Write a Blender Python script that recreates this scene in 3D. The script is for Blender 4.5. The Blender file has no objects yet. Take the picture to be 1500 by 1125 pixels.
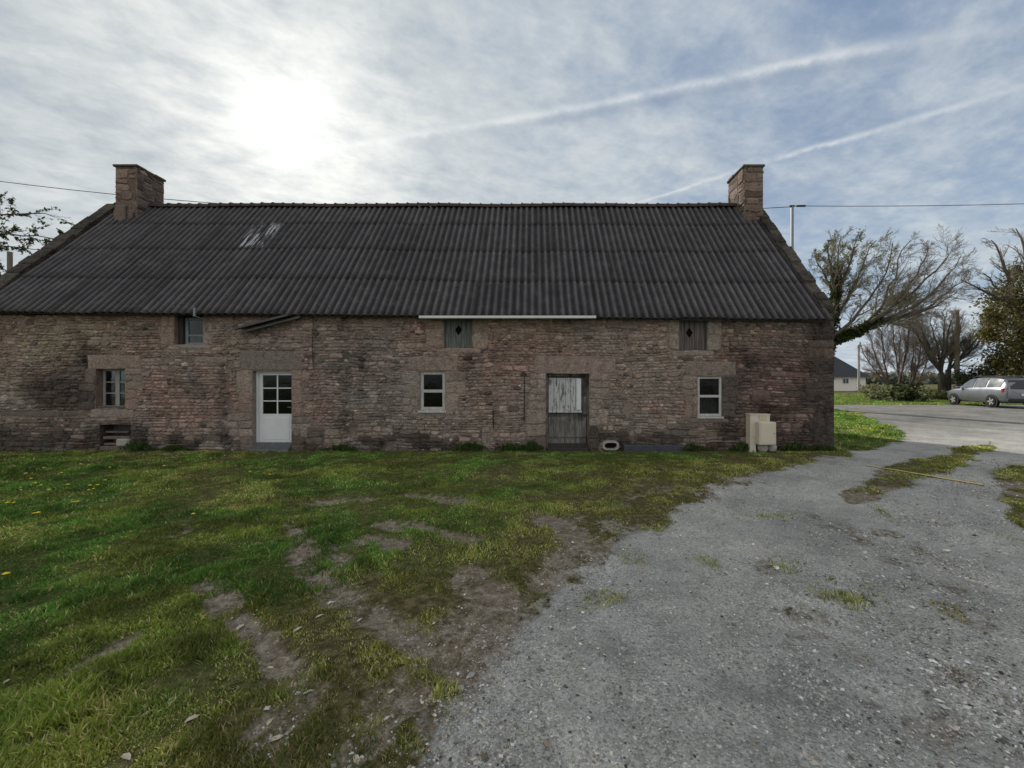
import bpy, bmesh, math, random
import numpy as np
from mathutils import Vector, Matrix

random.seed(7)
rng = np.random.default_rng(11)
scene = bpy.context.scene
C = scene.collection
R = math.radians

# ------------------------------------------------------------------ site measurements
F, CX, CY, CAMH = 600.0, 780.0, 558.0, 1.65       # focal (px of the 1500 px frame), vanishing point, eye height
WY = 9.7                                           # distance of the front wall
def P(px, py, d):                                  # point at distance d
    return ((px-CX)*d/F, d, CAMH+(CY-py)*d/F)
def G(px, py):                                     # point on level ground
    d = F*CAMH/(py-CY)
    return ((px-CX)*d/F, d)
def wx(px): return (px-CX)*WY/F
def wz(py): return CAMH+(CY-py)*WY/F

# ------------------------------------------------------------------ noise
def _h(ix, iy, s):
    a = (ix.astype(np.int64)*374761393 + iy.astype(np.int64)*668265263 + s*974634777) & 0xFFFFFFFF
    a = ((a ^ (a >> 13))*1274126177) & 0xFFFFFFFF
    a = (a ^ (a >> 16))
    return (a & 0xFFFFFF)/float(0xFFFFFF)
def vn(x, y, s=0):
    x = np.asarray(x, float); y = np.asarray(y, float)
    ix = np.floor(x); iy = np.floor(y); fx = x-ix; fy = y-iy
    fx = fx*fx*(3-2*fx); fy = fy*fy*(3-2*fy)
    a = _h(ix, iy, s); b = _h(ix+1, iy, s); c = _h(ix, iy+1, s); d = _h(ix+1, iy+1, s)
    return (a*(1-fx)+b*fx)*(1-fy)+(c*(1-fx)+d*fx)*fy
def fbm(x, y, s=0, o=4):
    t = 0; a = .5; n = 0
    for i in range(o):
        t = t+a*vn(np.asarray(x)*2**i, np.asarray(y)*2**i, s+i*17); n += a; a *= .5
    return t/n
def sstep(a, b, x):
    t = np.clip((np.asarray(x, float)-a)/(b-a), 0, 1)
    return t*t*(3-2*t)
def seg_dist(x, y, pts):
    d = np.full(np.shape(x), 1e9)
    for (x0, y0), (x1, y1) in zip(pts[:-1], pts[1:]):
        dx, dy = x1-x0, y1-y0
        t = np.clip(((x-x0)*dx+(y-y0)*dy)/(dx*dx+dy*dy+1e-12), 0, 1)
        d = np.minimum(d, np.hypot(x-x0-t*dx, y-y0-t*dy))
    return d
def poly_sd(x, y, poly):                           # negative inside
    d = seg_dist(x, y, poly+[poly[0]])
    ins = np.zeros(np.shape(x), bool)
    for (x0, y0), (x1, y1) in zip(poly, poly[1:]+[poly[0]]):
        if y0 == y1: continue
        c = ((y0 > y) != (y1 > y)) & (x < (x1-x0)*(y-y0)/(y1-y0)+x0)
        ins ^= c
    return np.where(ins, -d, d)

# ------------------------------------------------------------------ materials
class NT:
    def __init__(s, nt): s.nt = nt
    def n(s, typ, props=None, **ins):
        nd = s.nt.nodes.new(typ)
        for k, v in (props or {}).items(): setattr(nd, k, v)
        for k, v in ins.items():
            key = int(k[1:]) if k[0] == 'i' and k[1:].isdigit() else k.replace('_', ' ')
            s.put(nd.inputs[key], v)
        return nd
    def put(s, sock, v):
        if isinstance(v, bpy.types.NodeSocket): s.nt.links.new(v, sock)
        elif isinstance(v, bpy.types.Node): s.nt.links.new(v.outputs[0], sock)
        else:
            if isinstance(v, (tuple, list)) and len(v) == 3 and sock.type == 'RGBA': v = tuple(v)+(1,)
            sock.default_value = v
    def math(s, op, a, b=0.0, c=0.0, clamp=False):
        return s.n('ShaderNodeMath', {'operation': op, 'use_clamp': clamp}, i0=a, i1=b, i2=c).outputs[0]
    def mix(s, fac, a, b, mode='MIX'):
        nd = s.nt.nodes.new('ShaderNodeMix'); nd.data_type = 'RGBA'; nd.blend_type = mode
        s.put(nd.inputs[0], fac); s.put(nd.inputs[6], a); s.put(nd.inputs[7], b)
        return nd.outputs[2]
    def noise(s, vec, scale, detail=4, rough=.55, dist=0.0):
        return s.n('ShaderNodeTexNoise', None, Vector=vec, Scale=scale, Detail=detail, Roughness=rough, Distortion=dist).outputs[0]
    def mr(s, v, a, b, c=0.0, d=1.0, smooth=False):
        nd = s.nt.nodes.new('ShaderNodeMapRange'); nd.clamp = True
        if smooth: nd.interpolation_type = 'SMOOTHSTEP'
        for i, q in enumerate((v, a, b, c, d)): s.put(nd.inputs[i], q)
        return nd.outputs[0]
    def ramp(s, fac, stops):
        nd = s.nt.nodes.new('ShaderNodeValToRGB'); s.put(nd.inputs[0], fac)
        e = nd.color_ramp.elements
        while len(e) < len(stops): e.new(.5)
        for el, (p, c) in zip(e, stops): el.position = p; el.color = tuple(c)+(1,)
        return nd.outputs[0]
    def attr(s, name): return s.n('ShaderNodeAttribute', {'attribute_name': name})
    def vec(s, v, scale=(1, 1, 1), loc=(0, 0, 0)):
        return s.n('ShaderNodeMapping', None, Vector=v, Scale=scale, Location=loc).outputs[0]
    def bump(s, h, strength=.5, dist=.02):
        return s.n('ShaderNodeBump', None, Height=h, Strength=strength, Distance=dist).outputs[0]

def material(name, build, rough=.8, spec=.3, metal=0.0):
    m = bpy.data.materials.new(name); m.use_nodes = True
    nt = m.node_tree; b = nt.nodes['Principled BSDF']
    b.inputs['Roughness'].default_value = rough
    b.inputs['Specular IOR Level'].default_value = spec
    b.inputs['Metallic'].default_value = metal
    k = NT(nt); tc = nt.nodes.new('ShaderNodeTexCoord').outputs['Object']
    build(k, b, tc)
    return m
def mottled(name, c1, c2, scale=6, rough=.8, spec=.3, bump=.3, stretch=(1, 1, 1), metal=0.0, fine=60, dist=.01):
    def f(k, b, tc):
        v = k.vec(tc, stretch)
        n = k.noise(v, scale, 6, .65); n2 = k.noise(v, fine, 3, .6)
        t = k.math('ADD', k.math('MULTIPLY', n, .7), k.math('MULTIPLY', n2, .3))
        k.put(b.inputs['Base Color'], k.mix(k.mr(t, .3, .7), c1, c2))
        k.put(b.inputs['Roughness'], k.mr(n, .2, .8, max(rough-.12, .05), min(rough+.1, 1)))
        if bump: k.put(b.inputs['Normal'], k.bump(t, bump, dist))
    return material(name, f, rough, spec, metal)

def m_stone(k, b, tc):
    col = k.attr('Col').outputs[0]
    fl = k.vec(tc, (1, 1, 2.3))
    n1 = k.noise(tc, 7, 6, .7); n2 = k.noise(fl, 24, 5, .75); n3 = k.noise(tc, 1.6, 5, .6); n4 = k.noise(fl, 9, 4, .7)
    c = k.mix(1.0, col, k.ramp(k.math('ADD', k.math('MULTIPLY', n1, .35), k.math('MULTIPLY', n2, .65)),
              [(.33, (.18, .17, .17)), (.47, (.92, .92, .92)), (.63, (1.95, 1.88, 1.78))]), 'MULTIPLY')
    smear = k.mr(k.math('ADD', k.math('MULTIPLY', n3, .45), k.math('MULTIPLY', n4, .55)), .45, .56)
    c = k.mix(k.math('MULTIPLY', smear, .38), c, k.mix(1.0, (.31, .26, .22), k.ramp(n2, [(.3, (.6, .6, .6)), (.7, (1.35, 1.35, 1.35))]), 'MULTIPLY'))
    c = k.mix(1.0, c, k.ramp(k.math('DIVIDE', col, .21), [(.0, (.45, .45, .45)), (1, (1, 1, 1))]), 'MULTIPLY')
    gap = k.mr(k.noise(k.vec(tc, (2.2, 2.2, 8.5)), 4.2, 4, .7), .60, .66)
    c = k.mix(k.math('MULTIPLY', gap, .4), c, (.06, .05, .044))
    lich = k.mr(k.noise(tc, 16, 5, .75), .61, .70)
    c = k.mix(k.math('MULTIPLY', lich, .4), c, (.38, .36, .30))
    dk = k.mr(k.math('ADD', k.math('MULTIPLY', n3, .45), k.math('MULTIPLY', n1, .55)), .55, .68)
    c = k.mix(k.math('MULTIPLY', dk, .55), c, (.055, .047, .042))
    k.put(b.inputs['Base Color'], c)
    k.put(b.inputs['Normal'], k.bump(k.math('ADD', n1, n2), .85, .025))
M = {}
M['stone'] = material('stone', m_stone, .92, .2)

def m_roof(k, b, tc):
    col = k.attr('Col').outputs[0]
    n1 = k.noise(tc, 3.0, 6, .65); n2 = k.noise(tc, 28, 5, .7)
    st = k.noise(k.vec(tc, (9, .6, .6)), 2.2, 5, .6)
    c = k.mix(1.0, col, k.ramp(k.math('ADD', k.math('MULTIPLY', n1, .5), k.math('MULTIPLY', st, .5)),
              [(.3, (.55, .55, .58)), (.5, (1, 1, 1)), (.7, (1.5, 1.48, 1.45))]), 'MULTIPLY')
    sp = k.mr(k.math('ADD', k.math('MULTIPLY', n2, .6), k.math('MULTIPLY', n1, .4)), .55, .64)
    c = k.mix(k.math('MULTIPLY', sp, .5), c, (.15, .15, .135))
    dk = k.mr(k.noise(tc, 13, 5, .75), .57, .66)
    c = k.mix(k.math('MULTIPLY', dk, .75), c, (.014, .013, .013))
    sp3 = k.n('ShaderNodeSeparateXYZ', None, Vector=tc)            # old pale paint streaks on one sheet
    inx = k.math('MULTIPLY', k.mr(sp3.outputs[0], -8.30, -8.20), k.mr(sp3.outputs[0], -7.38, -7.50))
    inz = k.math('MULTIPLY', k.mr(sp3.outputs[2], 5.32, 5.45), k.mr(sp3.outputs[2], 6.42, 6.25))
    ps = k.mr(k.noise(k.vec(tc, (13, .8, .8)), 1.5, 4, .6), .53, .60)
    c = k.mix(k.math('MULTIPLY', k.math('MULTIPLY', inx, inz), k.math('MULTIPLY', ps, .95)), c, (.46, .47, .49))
    k.put(b.inputs['Base Color'], c)
    k.put(b.inputs['Normal'], k.bump(n2, .25, .01))
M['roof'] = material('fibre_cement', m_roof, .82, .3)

def m_ground(k, b, tc):
    a = k.attr('mask'); sp = k.n('ShaderNodeSeparateColor', None, Color=a.outputs[0])
    gr, mud, dry = sp.outputs[0], sp.outputs[1], sp.outputs[2]
    nf = k.noise(tc, 14, 6, .75); nl = k.noise(tc, 1.1, 5, .6); nff = k.noise(tc, 70, 4, .7); nm = k.noise(tc, 4, 5, .65)
    grass = k.ramp(nf, [(.3, (.022, .024, .010)), (.5, (.075, .088, .022)), (.7, (.20, .18, .075))])
    grass = k.mix(k.math('MULTIPLY', dry, .8), grass, k.ramp(nf, [(.32, (.028, .022, .012)), (.52, (.11, .085, .042)), (.7, (.27, .22, .12))]))
    mudc = k.ramp(k.math('ADD', k.math('MULTIPLY', nf, .6), k.math('MULTIPLY', nff, .4)),
                  [(.34, (.05, .036, .024)), (.5, (.215, .175, .13)), (.66, (.45, .40, .335))])
    vor = k.n('ShaderNodeTexVoronoi', None, Vector=tc, Scale=85.0); vor2 = k.n('ShaderNodeTexVoronoi', None, Vector=tc, Scale=38.0)
    rnd = k.n('ShaderNodeSeparateColor', None, Color=vor.outputs['Color']).outputs[0]
    rnd2 = k.n('ShaderNodeSeparateColor', None, Color=vor2.outputs['Color']).outputs[1]
    vor3 = k.n('ShaderNodeTexVoronoi', None, Vector=tc, Scale=190.0)
    rnd3 = k.n('ShaderNodeSeparateColor', None, Color=vor3.outputs['Color']).outputs[0]
    gv = k.math('ADD', k.math('ADD', k.math('MULTIPLY', rnd, .5), k.math('MULTIPLY', rnd2, .15)), k.math('MULTIPLY', rnd3, .35))
    grav = k.ramp(gv, [(.10, (.165, .163, .154)), (.42, (.345, .34, .322)), (.72, (.47, .464, .44)), (.95, (.72, .71, .68))])
    grav = k.mix(k.mr(nl, .42, .62, 0, .55), grav, k.mix(.4, grav, (.22, .20, .17)))
    grav = k.mix(k.math('MULTIPLY', k.mr(nm, .56, .68), k.mr(nf, .42, .58, .05, .5)), grav, (.115, .10, .08))
    grav = k.mix(k.mr(k.noise(k.vec(tc, (1, .35, 1), (3, 7, 0)), 1.3, 5, .6), .48, .66, 0, .4), grav, (.46, .455, .435))
    grav = k.mix(1.0, grav, k.ramp(k.math('ADD', k.math('MULTIPLY', k.noise(tc, .75, 4, .55), .6), k.math('MULTIPLY', k.noise(tc, 3.1, 5, .65), .4)), [(.36, (.70, .70, .70)), (.5, (.98, .98, .97)), (.64, (1.22, 1.20, 1.15))]), 'MULTIPLY')
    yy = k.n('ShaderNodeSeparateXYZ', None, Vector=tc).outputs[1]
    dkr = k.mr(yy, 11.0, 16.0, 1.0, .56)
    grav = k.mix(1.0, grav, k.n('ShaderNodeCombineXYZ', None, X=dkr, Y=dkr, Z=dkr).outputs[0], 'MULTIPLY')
    def thr(m, w=.30):
        x = k.math('ADD', m, k.math('ADD', k.math('MULTIPLY', k.math('SUBTRACT', nf, .5), 1.3), k.math('MULTIPLY', k.math('SUBTRACT', nm, .5), 1.0)))
        return k.mr(x, .5-w, .5+w)
    c = k.mix(thr(mud), grass, mudc)
    c = k.mix(thr(gr, .2), c, grav)
    k.put(b.inputs['Base Color'], c)
    h = k.math('ADD', k.math('MULTIPLY', nf, .6), k.math('MULTIPLY', k.math('SUBTRACT', 1.0, vor.outputs['Distance']), .25))
    k.put(b.inputs['Normal'], k.bump(h, .8, .03))
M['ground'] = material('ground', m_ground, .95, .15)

def m_blade(k, b, tc):
    c = k.attr('Col').outputs[0]; k.put(b.inputs['Base Color'], c)
    tr = k.n('ShaderNodeBsdfTranslucent', None, Color=k.mix(1.0, c, (1.25, 1.35, .7), 'MULTIPLY'))
    mx = k.n('ShaderNodeMixShader', None, i0=.38, i1=b, i2=tr)
    k.nt.links.new(mx.outputs[0], k.nt.nodes['Material Output'].inputs[0])
def m_chip(k, b, tc):
    k.put(b.inputs['Base Color'], k.attr('Col').outputs[0])
M['blade'] = material('grass_blade', m_blade, .6, .25)
M['leaf'] = material('leaf', m_blade, .55, .3)
M['pebble'] = material('pebble', m_chip, .85, .3)
M['bark'] = mottled('bark', (.055, .047, .04), (.15, .135, .115), 7, .95, .15, .8, (1, 1, .3))
M['twig'] = mottled('twig', (.13, .115, .09), (.27, .24, .19), 3, .9, .15, 0)
M['twig_red'] = mottled('twig_red', (.17, .13, .11), (.32, .255, .215), 3, .9, .15, 0)
M['white_paint'] = mottled('white_paint', (.62, .65, .68), (.74, .76, .77), 3, .45, .4, .05)
M['old_white'] = mottled('old_white', (.30, .30, .29), (.66, .66, .63), 9, .7, .3, .3, (3, 3, .6))
M['grey_wood'] = mottled('grey_wood', (.12, .115, .11), (.30, .29, .275), 5, .85, .2, .5, (7, 7, .5))
M['grey_frame'] = mottled('grey_frame', (.20, .20, .19), (.40, .40, .37), 8, .8, .2, .3, (3, 3, .6))
M['blue_frame'] = mottled('blue_frame', (.16, .20, .23), (.30, .35, .38), 8, .8, .2, .2, (3, 3, .6))
M['grey_plank'] = mottled('grey_plank', (.045, .047, .052), (.15, .15, .155), 6, .85, .2, .5, (2, 7, 7))
M['dark_wood'] = mottled('dark_wood', (.02, .018, .017), (.085, .076, .068), 6, .85, .2, .5, (7, 7, .5))
M['green_wood'] = mottled('green_wood', (.02, .035, .032), (.24, .255, .235), 5, .85, .2, .5, (8, 8, .5))
M['brown_wood'] = mottled('brown_wood', (.02, .016, .015), (.22, .195, .18), 5, .85, .2, .5, (8, 8, .5))
def m_peel(k, b, tc):
    n = k.noise(k.vec(tc, (5, 1, 1.1)), 3.2, 6, .7); n2 = k.noise(k.vec(tc, (20, 1, 1.5)), 4, 4, .6)
    c = k.mix(k.mr(n, .50, .60), (.52, .53, .54), (.10, .10, .10))
    c = k.mix(k.mr(n2, .5, .75, 0, .5), c, (.2, .2, .2))
    k.put(b.inputs['Base Color'], c); k.put(b.inputs['Normal'], k.bump(n, .3, .01))
M['peeling'] = material('peeling_white', m_peel, .75, .3)
def m_weather(k, b, tc):
    n = k.noise(k.vec(tc, (6, 1, .7)), 4, 6, .7); n2 = k.noise(k.vec(tc, (22, 1, 1.2)), 5, 5, .65); n3 = k.noise(tc, 2.6, 4, .6)
    c = k.ramp(k.math('ADD', k.math('MULTIPLY', n, .5), k.math('MULTIPLY', n2, .5)), [(.34, (.03, .027, .025)), (.5, (.15, .142, .135)), (.66, (.36, .35, .335))])
    c = k.mix(k.mr(n3, .48, .62, 0, .75), c, (.035, .03, .027))
    k.put(b.inputs['Base Color'], c); k.put(b.inputs['Normal'], k.bump(n2, .6, .01))
M['weather'] = material('weathered_plank', m_weather, .88, .2)
M['black'] = mottled('shade_black', (.006, .006, .006), (.012, .012, .012), 5, .95, .1, 0)  # only for black sheets that stand in for shade
M['rust'] = mottled('rust', (.03, .02, .017), (.085, .05, .035), 12, .9, .2, .4)
M['steel'] = mottled('galvanised', (.17, .18, .19), (.30, .31, .32), 8, .5, .4, .1, metal=.6)
M['slate'] = mottled('slate', (.035, .042, .055), (.085, .095, .115), 6, .7, .3, .3)
M['beige'] = mottled('beige_plastic', (.60, .54, .45), (.68, .62, .52), 3, .55, .4, .05)
M['yellow_lbl'] = mottled('yellow_label', (.55, .44, .06), (.62, .52, .12), 8, .5, .3, 0)
M['yellow_line'] = mottled('worn_yellow_paint', (.55, .40, .15), (.80, .58, .17), 14, .85, .2, .3)
M['whitestone'] = mottled('white_stone', (.24, .23, .21), (.46, .44, .41), 14, .9, .2, .4)
M['deadleaf'] = mottled('dead_leaf', (.45, .38, .28), (.68, .61, .5), 20, .8, .2, .2)
M['pole_wood'] = mottled('pole_wood', (.12, .10, .08), (.24, .205, .17), 5, .9, .2, .4, (5, 5, .4))
M['concrete'] = mottled('concrete', (.34, .33, .30), (.46, .44, .41), 6, .9, .2, .2)
M['wire'] = mottled('cable', (.02, .02, .022), (.03, .03, .032), 5, .6, .3, 0)
M['render'] = mottled('pale_render', (.84, .79, .73), (.9, .87, .82), 3, .9, .2, .1)
M['tile'] = mottled('dark_slates', (.028, .031, .038), (.06, .065, .075), 4, .7, .3, .3)
M['ridge'] = mottled('ridge_clay', (.045, .032, .03), (.11, .085, .078), 6, .85, .25, .4)
M['car'] = mottled('silver_paint', (.20, .21, .235), (.225, .235, .26), 1, .3, .5, 0, metal=.75)
M['tyre'] = mottled('tyre', (.012, .012, .012), (.022, .022, .022), 9, .9, .2, 0)
M['rim'] = mottled('rim', (.42, .42, .42), (.5, .5, .5), 4, .35, .5, 0, metal=.7)
M['red'] = mottled('red_lens', (.42, .02, .025), (.5, .035, .04), 6, .2, .6, 0)
M['plastic'] = mottled('black_plastic', (.02, .02, .022), (.035, .035, .037), 6, .6, .3, 0)
M['plate'] = mottled('number_plate', (.62, .62, .6), (.7, .7, .68), 6, .5, .3, 0)
M['curtain'] = mottled('curtain', (.16, .14, .125), (.42, .39, .36), 2, .9, .1, 0, (16, 1, .3))
M['flower'] = mottled('dandelion_yellow', (.68, .50, .03), (.78, .62, .06), 30, .7, .2, 0)
M['stem'] = mottled('stem', (.06, .09, .03), (.10, .13, .05), 9, .7, .2, 0)
def m_glass(k, b, tc):
    fr = k.n('ShaderNodeFresnel', None, IOR=1.5)
    g = k.n('ShaderNodeBsdfGlossy', None, Color=(.9, .93, 1), Roughness=.12,
            Normal=k.bump(k.noise(tc, 3.0, 2), .08, .05))
    t = k.n('ShaderNodeBsdfTransparent', None, Color=(.55, .58, .58))
    mx = k.n('ShaderNodeMixShader', None, i0=k.math('MULTIPLY', fr, .45), i1=t, i2=g)
    k.nt.links.new(mx.outputs[0], k.nt.nodes['Material Output'].inputs[0])
M['glass'] = material('window_glass', m_glass)
M['carglass'] = mottled('car_glass', (.012, .014, .016), (.018, .02, .022), 2, .06, .6, 0)
M['carglass_side'] = mottled('car_side_glass', (.07, .09, .105), (.10, .12, .135), 2, .2, .4, 0)  # pale blue sky reflection put into the side glass colour

# ------------------------------------------------------------------ mesh helpers
def make(name, verts, faces, mat, parent=None, cols=None, smooth=False, colname='Col', mats=None, mi=None):
    me = bpy.data.meshes.new(name)
    me.from_pydata([tuple(v) for v in verts] if not isinstance(verts, np.ndarray) else verts.tolist(), [],
                   faces if not isinstance(faces, np.ndarray) else faces.tolist())
    for m in (mats or [mat]): me.materials.append(m)
    if mi is not None: me.polygons.foreach_set('material_index', mi)
    if cols is not None: setcol(me, cols, colname)
    if smooth: me.polygons.foreach_set('use_smooth', [True]*len(me.polygons))
    me.update()
    o = bpy.data.objects.new(name, me); C.objects.link(o)
    if parent: o.parent = parent; o.matrix_parent_inverse = Matrix.Identity(4); 
    return o
def fast(name, V, faces_flat, nper, mat, cols=None, smooth=False, parent=None, colname='Col'):
    me = bpy.data.meshes.new(name); nf = len(faces_flat)//nper
    me.vertices.add(len(V)); me.vertices.foreach_set('co', np.ascontiguousarray(V, np.float32).ravel())
    me.loops.add(len(faces_flat)); me.loops.foreach_set('vertex_index', np.ascontiguousarray(faces_flat, np.int32))
    me.polygons.add(nf); me.polygons.foreach_set('loop_start', np.arange(0, nf*nper, nper, dtype=np.int32))
    me.polygons.foreach_set('use_smooth', np.full(nf, smooth))
    me.materials.append(mat)
    me.update(calc_edges=True)
    if cols is not None: setcol(me, cols, colname)
    o = bpy.data.objects.new(name, me); C.objects.link(o)
    if parent: o.parent = parent
    return o
def setcol(me, cols, name='Col'):
    a = me.color_attributes.new(name, 'FLOAT_COLOR', 'POINT')
    c = np.ones((len(me.vertices), 4), np.float32); c[:, :3] = cols
    a.data.foreach_set('color', c.ravel())
class MB:
    def __init__(s): s.v = []; s.f = []
    def add(s, vs, fs):
        o = len(s.v); s.v += [tuple(v) for v in vs]; s.f += [tuple(i+o for i in f) for f in fs]
    def box(s, x0, x1, y0, y1, z0, z1, bev=0.0):
        if bev <= 0:
            s.add([(x0,y0,z0),(x1,y0,z0),(x1,y1,z0),(x0,y1,z0),(x0,y0,z1),(x1,y0,z1),(x1,y1,z1),(x0,y1,z1)],
                  [(0,3,2,1),(4,5,6,7),(0,1,5,4),(1,2,6,5),(2,3,7,6),(3,0,4,7)])
        else:
            bm = bmesh.new(); bmesh.ops.create_cube(bm, size=1)
            for v in bm.verts: v.co = Vector(((x0+x1)/2+v.co.x*(x1-x0), (y0+y1)/2+v.co.y*(y1-y0), (z0+z1)/2+v.co.z*(z1-z0)))
            bmesh.ops.bevel(bm, geom=bm.edges[:], offset=bev, segments=1, affect='EDGES')
            bm.verts.index_update(); s.add([v.co[:] for v in bm.verts], [[v.index for v in f.verts] for f in bm.faces]); bm.free()
    def prism(s, poly, axis, a0, a1):               # polygon (2D) extruded along an axis
        n = len(poly)
        def mk(p, a): return {'x': (a, p[0], p[1]), 'y': (p[0], a, p[1]), 'z': (p[0], p[1], a)}[axis]
        s.add([mk(p, a0) for p in poly]+[mk(p, a1) for p in poly],
              [tuple(range(n))[::-1], tuple(range(n, 2*n))]+[(i, (i+1) % n, n+(i+1) % n, n+i) for i in range(n)])
    def tube(s, pts, rad, sides=6, cap=True):
        pts = np.array(pts, float); n = len(pts)
        rad = np.broadcast_to(np.array(rad, float), (n,))
        V, Fc = tube_np(pts, rad, sides)
        Fc = [tuple(f) for f in Fc]
        if cap: Fc += [tuple(range(sides))[::-1], tuple(range((n-1)*sides, n*sides))]
        s.add(V, Fc)
    def build(s, name, mat, parent=None, smooth=False, cols=None):
        return make(name, s.v, s.f, mat, parent, cols=cols, smooth=smooth)
def tube_np(pts, rad, sides):
    n = len(pts)
    t = np.gradient(pts, axis=0); t /= np.linalg.norm(t, axis=1, keepdims=True)+1e-9
    ref = np.array([0, 0, 1.0]) if abs(t[0, 2]) < .9 else np.array([1.0, 0, 0])
    u = np.cross(t, ref); u /= np.linalg.norm(u, axis=1, keepdims=True)+1e-9
    w = np.cross(t, u)
    a = np.arange(sides)*2*np.pi/sides
    V = pts[:, None, :]+rad[:, None, None]*(np.cos(a)[None, :, None]*u[:, None, :]+np.sin(a)[None, :, None]*w[:, None, :])
    i = np.arange(n-1)[:, None]*sides; j = np.arange(sides)[None, :]; j2 = (j+1) % sides
    Fc = np.stack([i+j, i+j2, i+sides+j2, i+sides+j], -1).reshape(-1, 4)
    return V.reshape(-1, 3), Fc
def tag(o, label=None, cat=None, group=None, kind=None):
    if label: o['label'] = label
    if cat: o['category'] = cat
    if group: o['group'] = group
    if kind: o['kind'] = kind
    return o
def thing(name, loc, label, cat, group=None, rz=0.0):
    o = bpy.data.objects.new(name, None); C.objects.link(o)
    o.location = loc; o.rotation_euler = (0, 0, rz); o.empty_display_size = .3
    return tag(o, label, cat, group)

# ------------------------------------------------------------------ ground
GRAVEL = [(-1.3, -4), (-.85, .6), G(575, 1125), G(640, 1020), G(735, 930), G(830, 852), G(925, 772), G(1010, 722), G(1110, 697),
          G(1200, 673), G(1290, 656), (10.8, 11.6), (13.2, 15.5), (15.0, 19.0), (15.5, 22.2), (70, 22.2), (70, -4)]
ISLAND = [G(1252, 733), G(1262, 703), G(1300, 682), G(1380, 663), G(1452, 648), G(1458, 656), G(1425, 675), G(1375, 694), G(1318, 718)]
CLUMP = [(5.3, 4.2), (5.7, 4.9), (7.2, 6.3), (8.5, 7.6), (9.7, 8.2), (13, 8.3), (14, 4), (8, 3.2)]
RUTS = [([G(425, 768), G(446, 812), G(472, 850), G(520, 884), G(572, 910), G(622, 946), G(684, 986), G(760, 1012)], .13),
        ([G(300, 850), G(348, 905), G(392, 946), G(430, 985), G(446, 1020), G(416, 1052), G(388, 1090)], .085),
        ([G(498, 800), G(548, 790), G(585, 800)], .12), ([G(485, 828), G(500, 816)], .09), ([G(560, 768), G(622, 775), G(690, 792)], .11),
        ([G(688, 845), G(735, 870), G(722, 910), G(700, 930)], .20), ([G(270, 772), G(252, 778)], .10),
        ([G(205, 928), G(130, 958), G(60, 1004)], .075), ([G(20, 1085), G(120, 1050)], .06), ([G(470, 735), G(600, 722), G(690, 738)], .12),
        ([G(596, 1004), G(628, 1060), G(660, 1120)], .07), ([G(800, 760), G(866, 798), G(800, 846)], .18), ([G(372, 1075), G(392, 1050)], .05)]
def masks(x, y):
    x = np.asarray(x, float); y = np.asarray(y, float)
    wob = (fbm(x*1.3, y*1.3, 3)-.5)*.9+(fbm(x*5, y*5, 5)-.5)*.35
    near = np.clip(np.hypot(x, y)/6, .35, 1.0)
    sd = poly_sd(x, y, GRAVEL)+wob*near*1.35
    si = poly_sd(x, y, ISLAND)+wob*.5
    sc = poly_sd(x, y, CLUMP)+wob*.3
    g = sstep(.28, -.28, sd)
    g = g*sstep(-.15, .15, si)*sstep(-.1, .1, sc)
    road = sstep(-.2, .2, y-22.0)*sstep(.2, -.2, y-24.5)
    g = np.maximum(g, road)
    m = np.zeros_like(x)
    for pts, w in RUTS:
        d = seg_dist(x, y, pts)+wob*.22*np.clip(np.hypot(x, y)/4, .4, 1.2)
        m = np.maximum(m, sstep(w*1.7, w*.4, d)*.95)
    m = m*(.62+.5*sstep(.38, .58, fbm(x*5.5, y*5.5, 13)))
    band = sstep(.9, .0, sd)*sstep(9, 6.5, y)
    m = np.maximum(m, band*sstep(.46, .66, fbm(x*2.6, y*2.6, 9))*1.0)
    tr = sstep(0, .3, -sd)*sstep(8, 4, y)            # weeds and soil on the track's shoulder to the right
    soil = .75*tr*sstep(.56, .68, fbm(x*1.1+7, y*.7, 21))*sstep(.42, .62, fbm(x*5, y*4, 23))*sstep(.8, 2.4, x)
    dry = np.clip(sstep(2.2, .3, sd)*.9*sstep(11, 9, y)+sstep(.5, .72, fbm(x*.7, y*.7, 31))*.7, 0, 1)
    dry = np.where(si < .2, np.maximum(dry, .55), dry)
    return g, m, dry, soil, sd
def H(x, y, g=None, m=None):
    x = np.asarray(x, float); y = np.asarray(y, float)
    if g is None: g, m, _, _, _ = masks(x, y)
    z = .22*sstep(13, 21, y)+.25*sstep(26, 45, y)
    fl = sstep(60, 30, np.hypot(x, y))
    fl = fl*(.12+.88*sstep(.15, 1.1, seg_dist(x, y, [G(1268, 682), G(1440, 711)])))
    z = z+fl*(1-g)*((fbm(x*.9, y*.9, 41)-.5)*.12+(fbm(x*4, y*4, 43)-.5)*.05)*sstep(9.6, 8.6, y)
    z = z-fl*m*.035*sstep(9.6, 8, y)
    z = z+fl*g*((fbm(x*.8, y*.8, 47)-.5)*.03+(fbm(x*5, y*5, 49)-.5)*.018)
    return z
YL = [G(1268, 682), G(1440, 711)]
def spaced(a, b, s): return list(np.arange(a, b-1e-6, s))
def geo(a, b, s):
    out = []; v = a
    while abs(v-a) < abs(b-a): out.append(v); v += s*math.copysign(1, b-a); s *= 1.25
    return out+[b]
gx = sorted(set([-v for v in geo(15, 700, .4)]+spaced(-15, 15, .06)+geo(15, 700, .15)))
gy = sorted(set(geo(-3, -300, .3)+spaced(-3, 10, .05)+spaced(10, 27, .12)+geo(27, 900, .4)))
X, Y = np.meshgrid(np.array(gx), np.array(gy))
g_, m_, dry_, soil_, sd_ = masks(X, Y)
Z = H(X, Y, g_, m_)
nx, ny = len(gx), len(gy)
V = np.stack([X.ravel(), Y.ravel(), Z.ravel()], 1)
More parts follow.
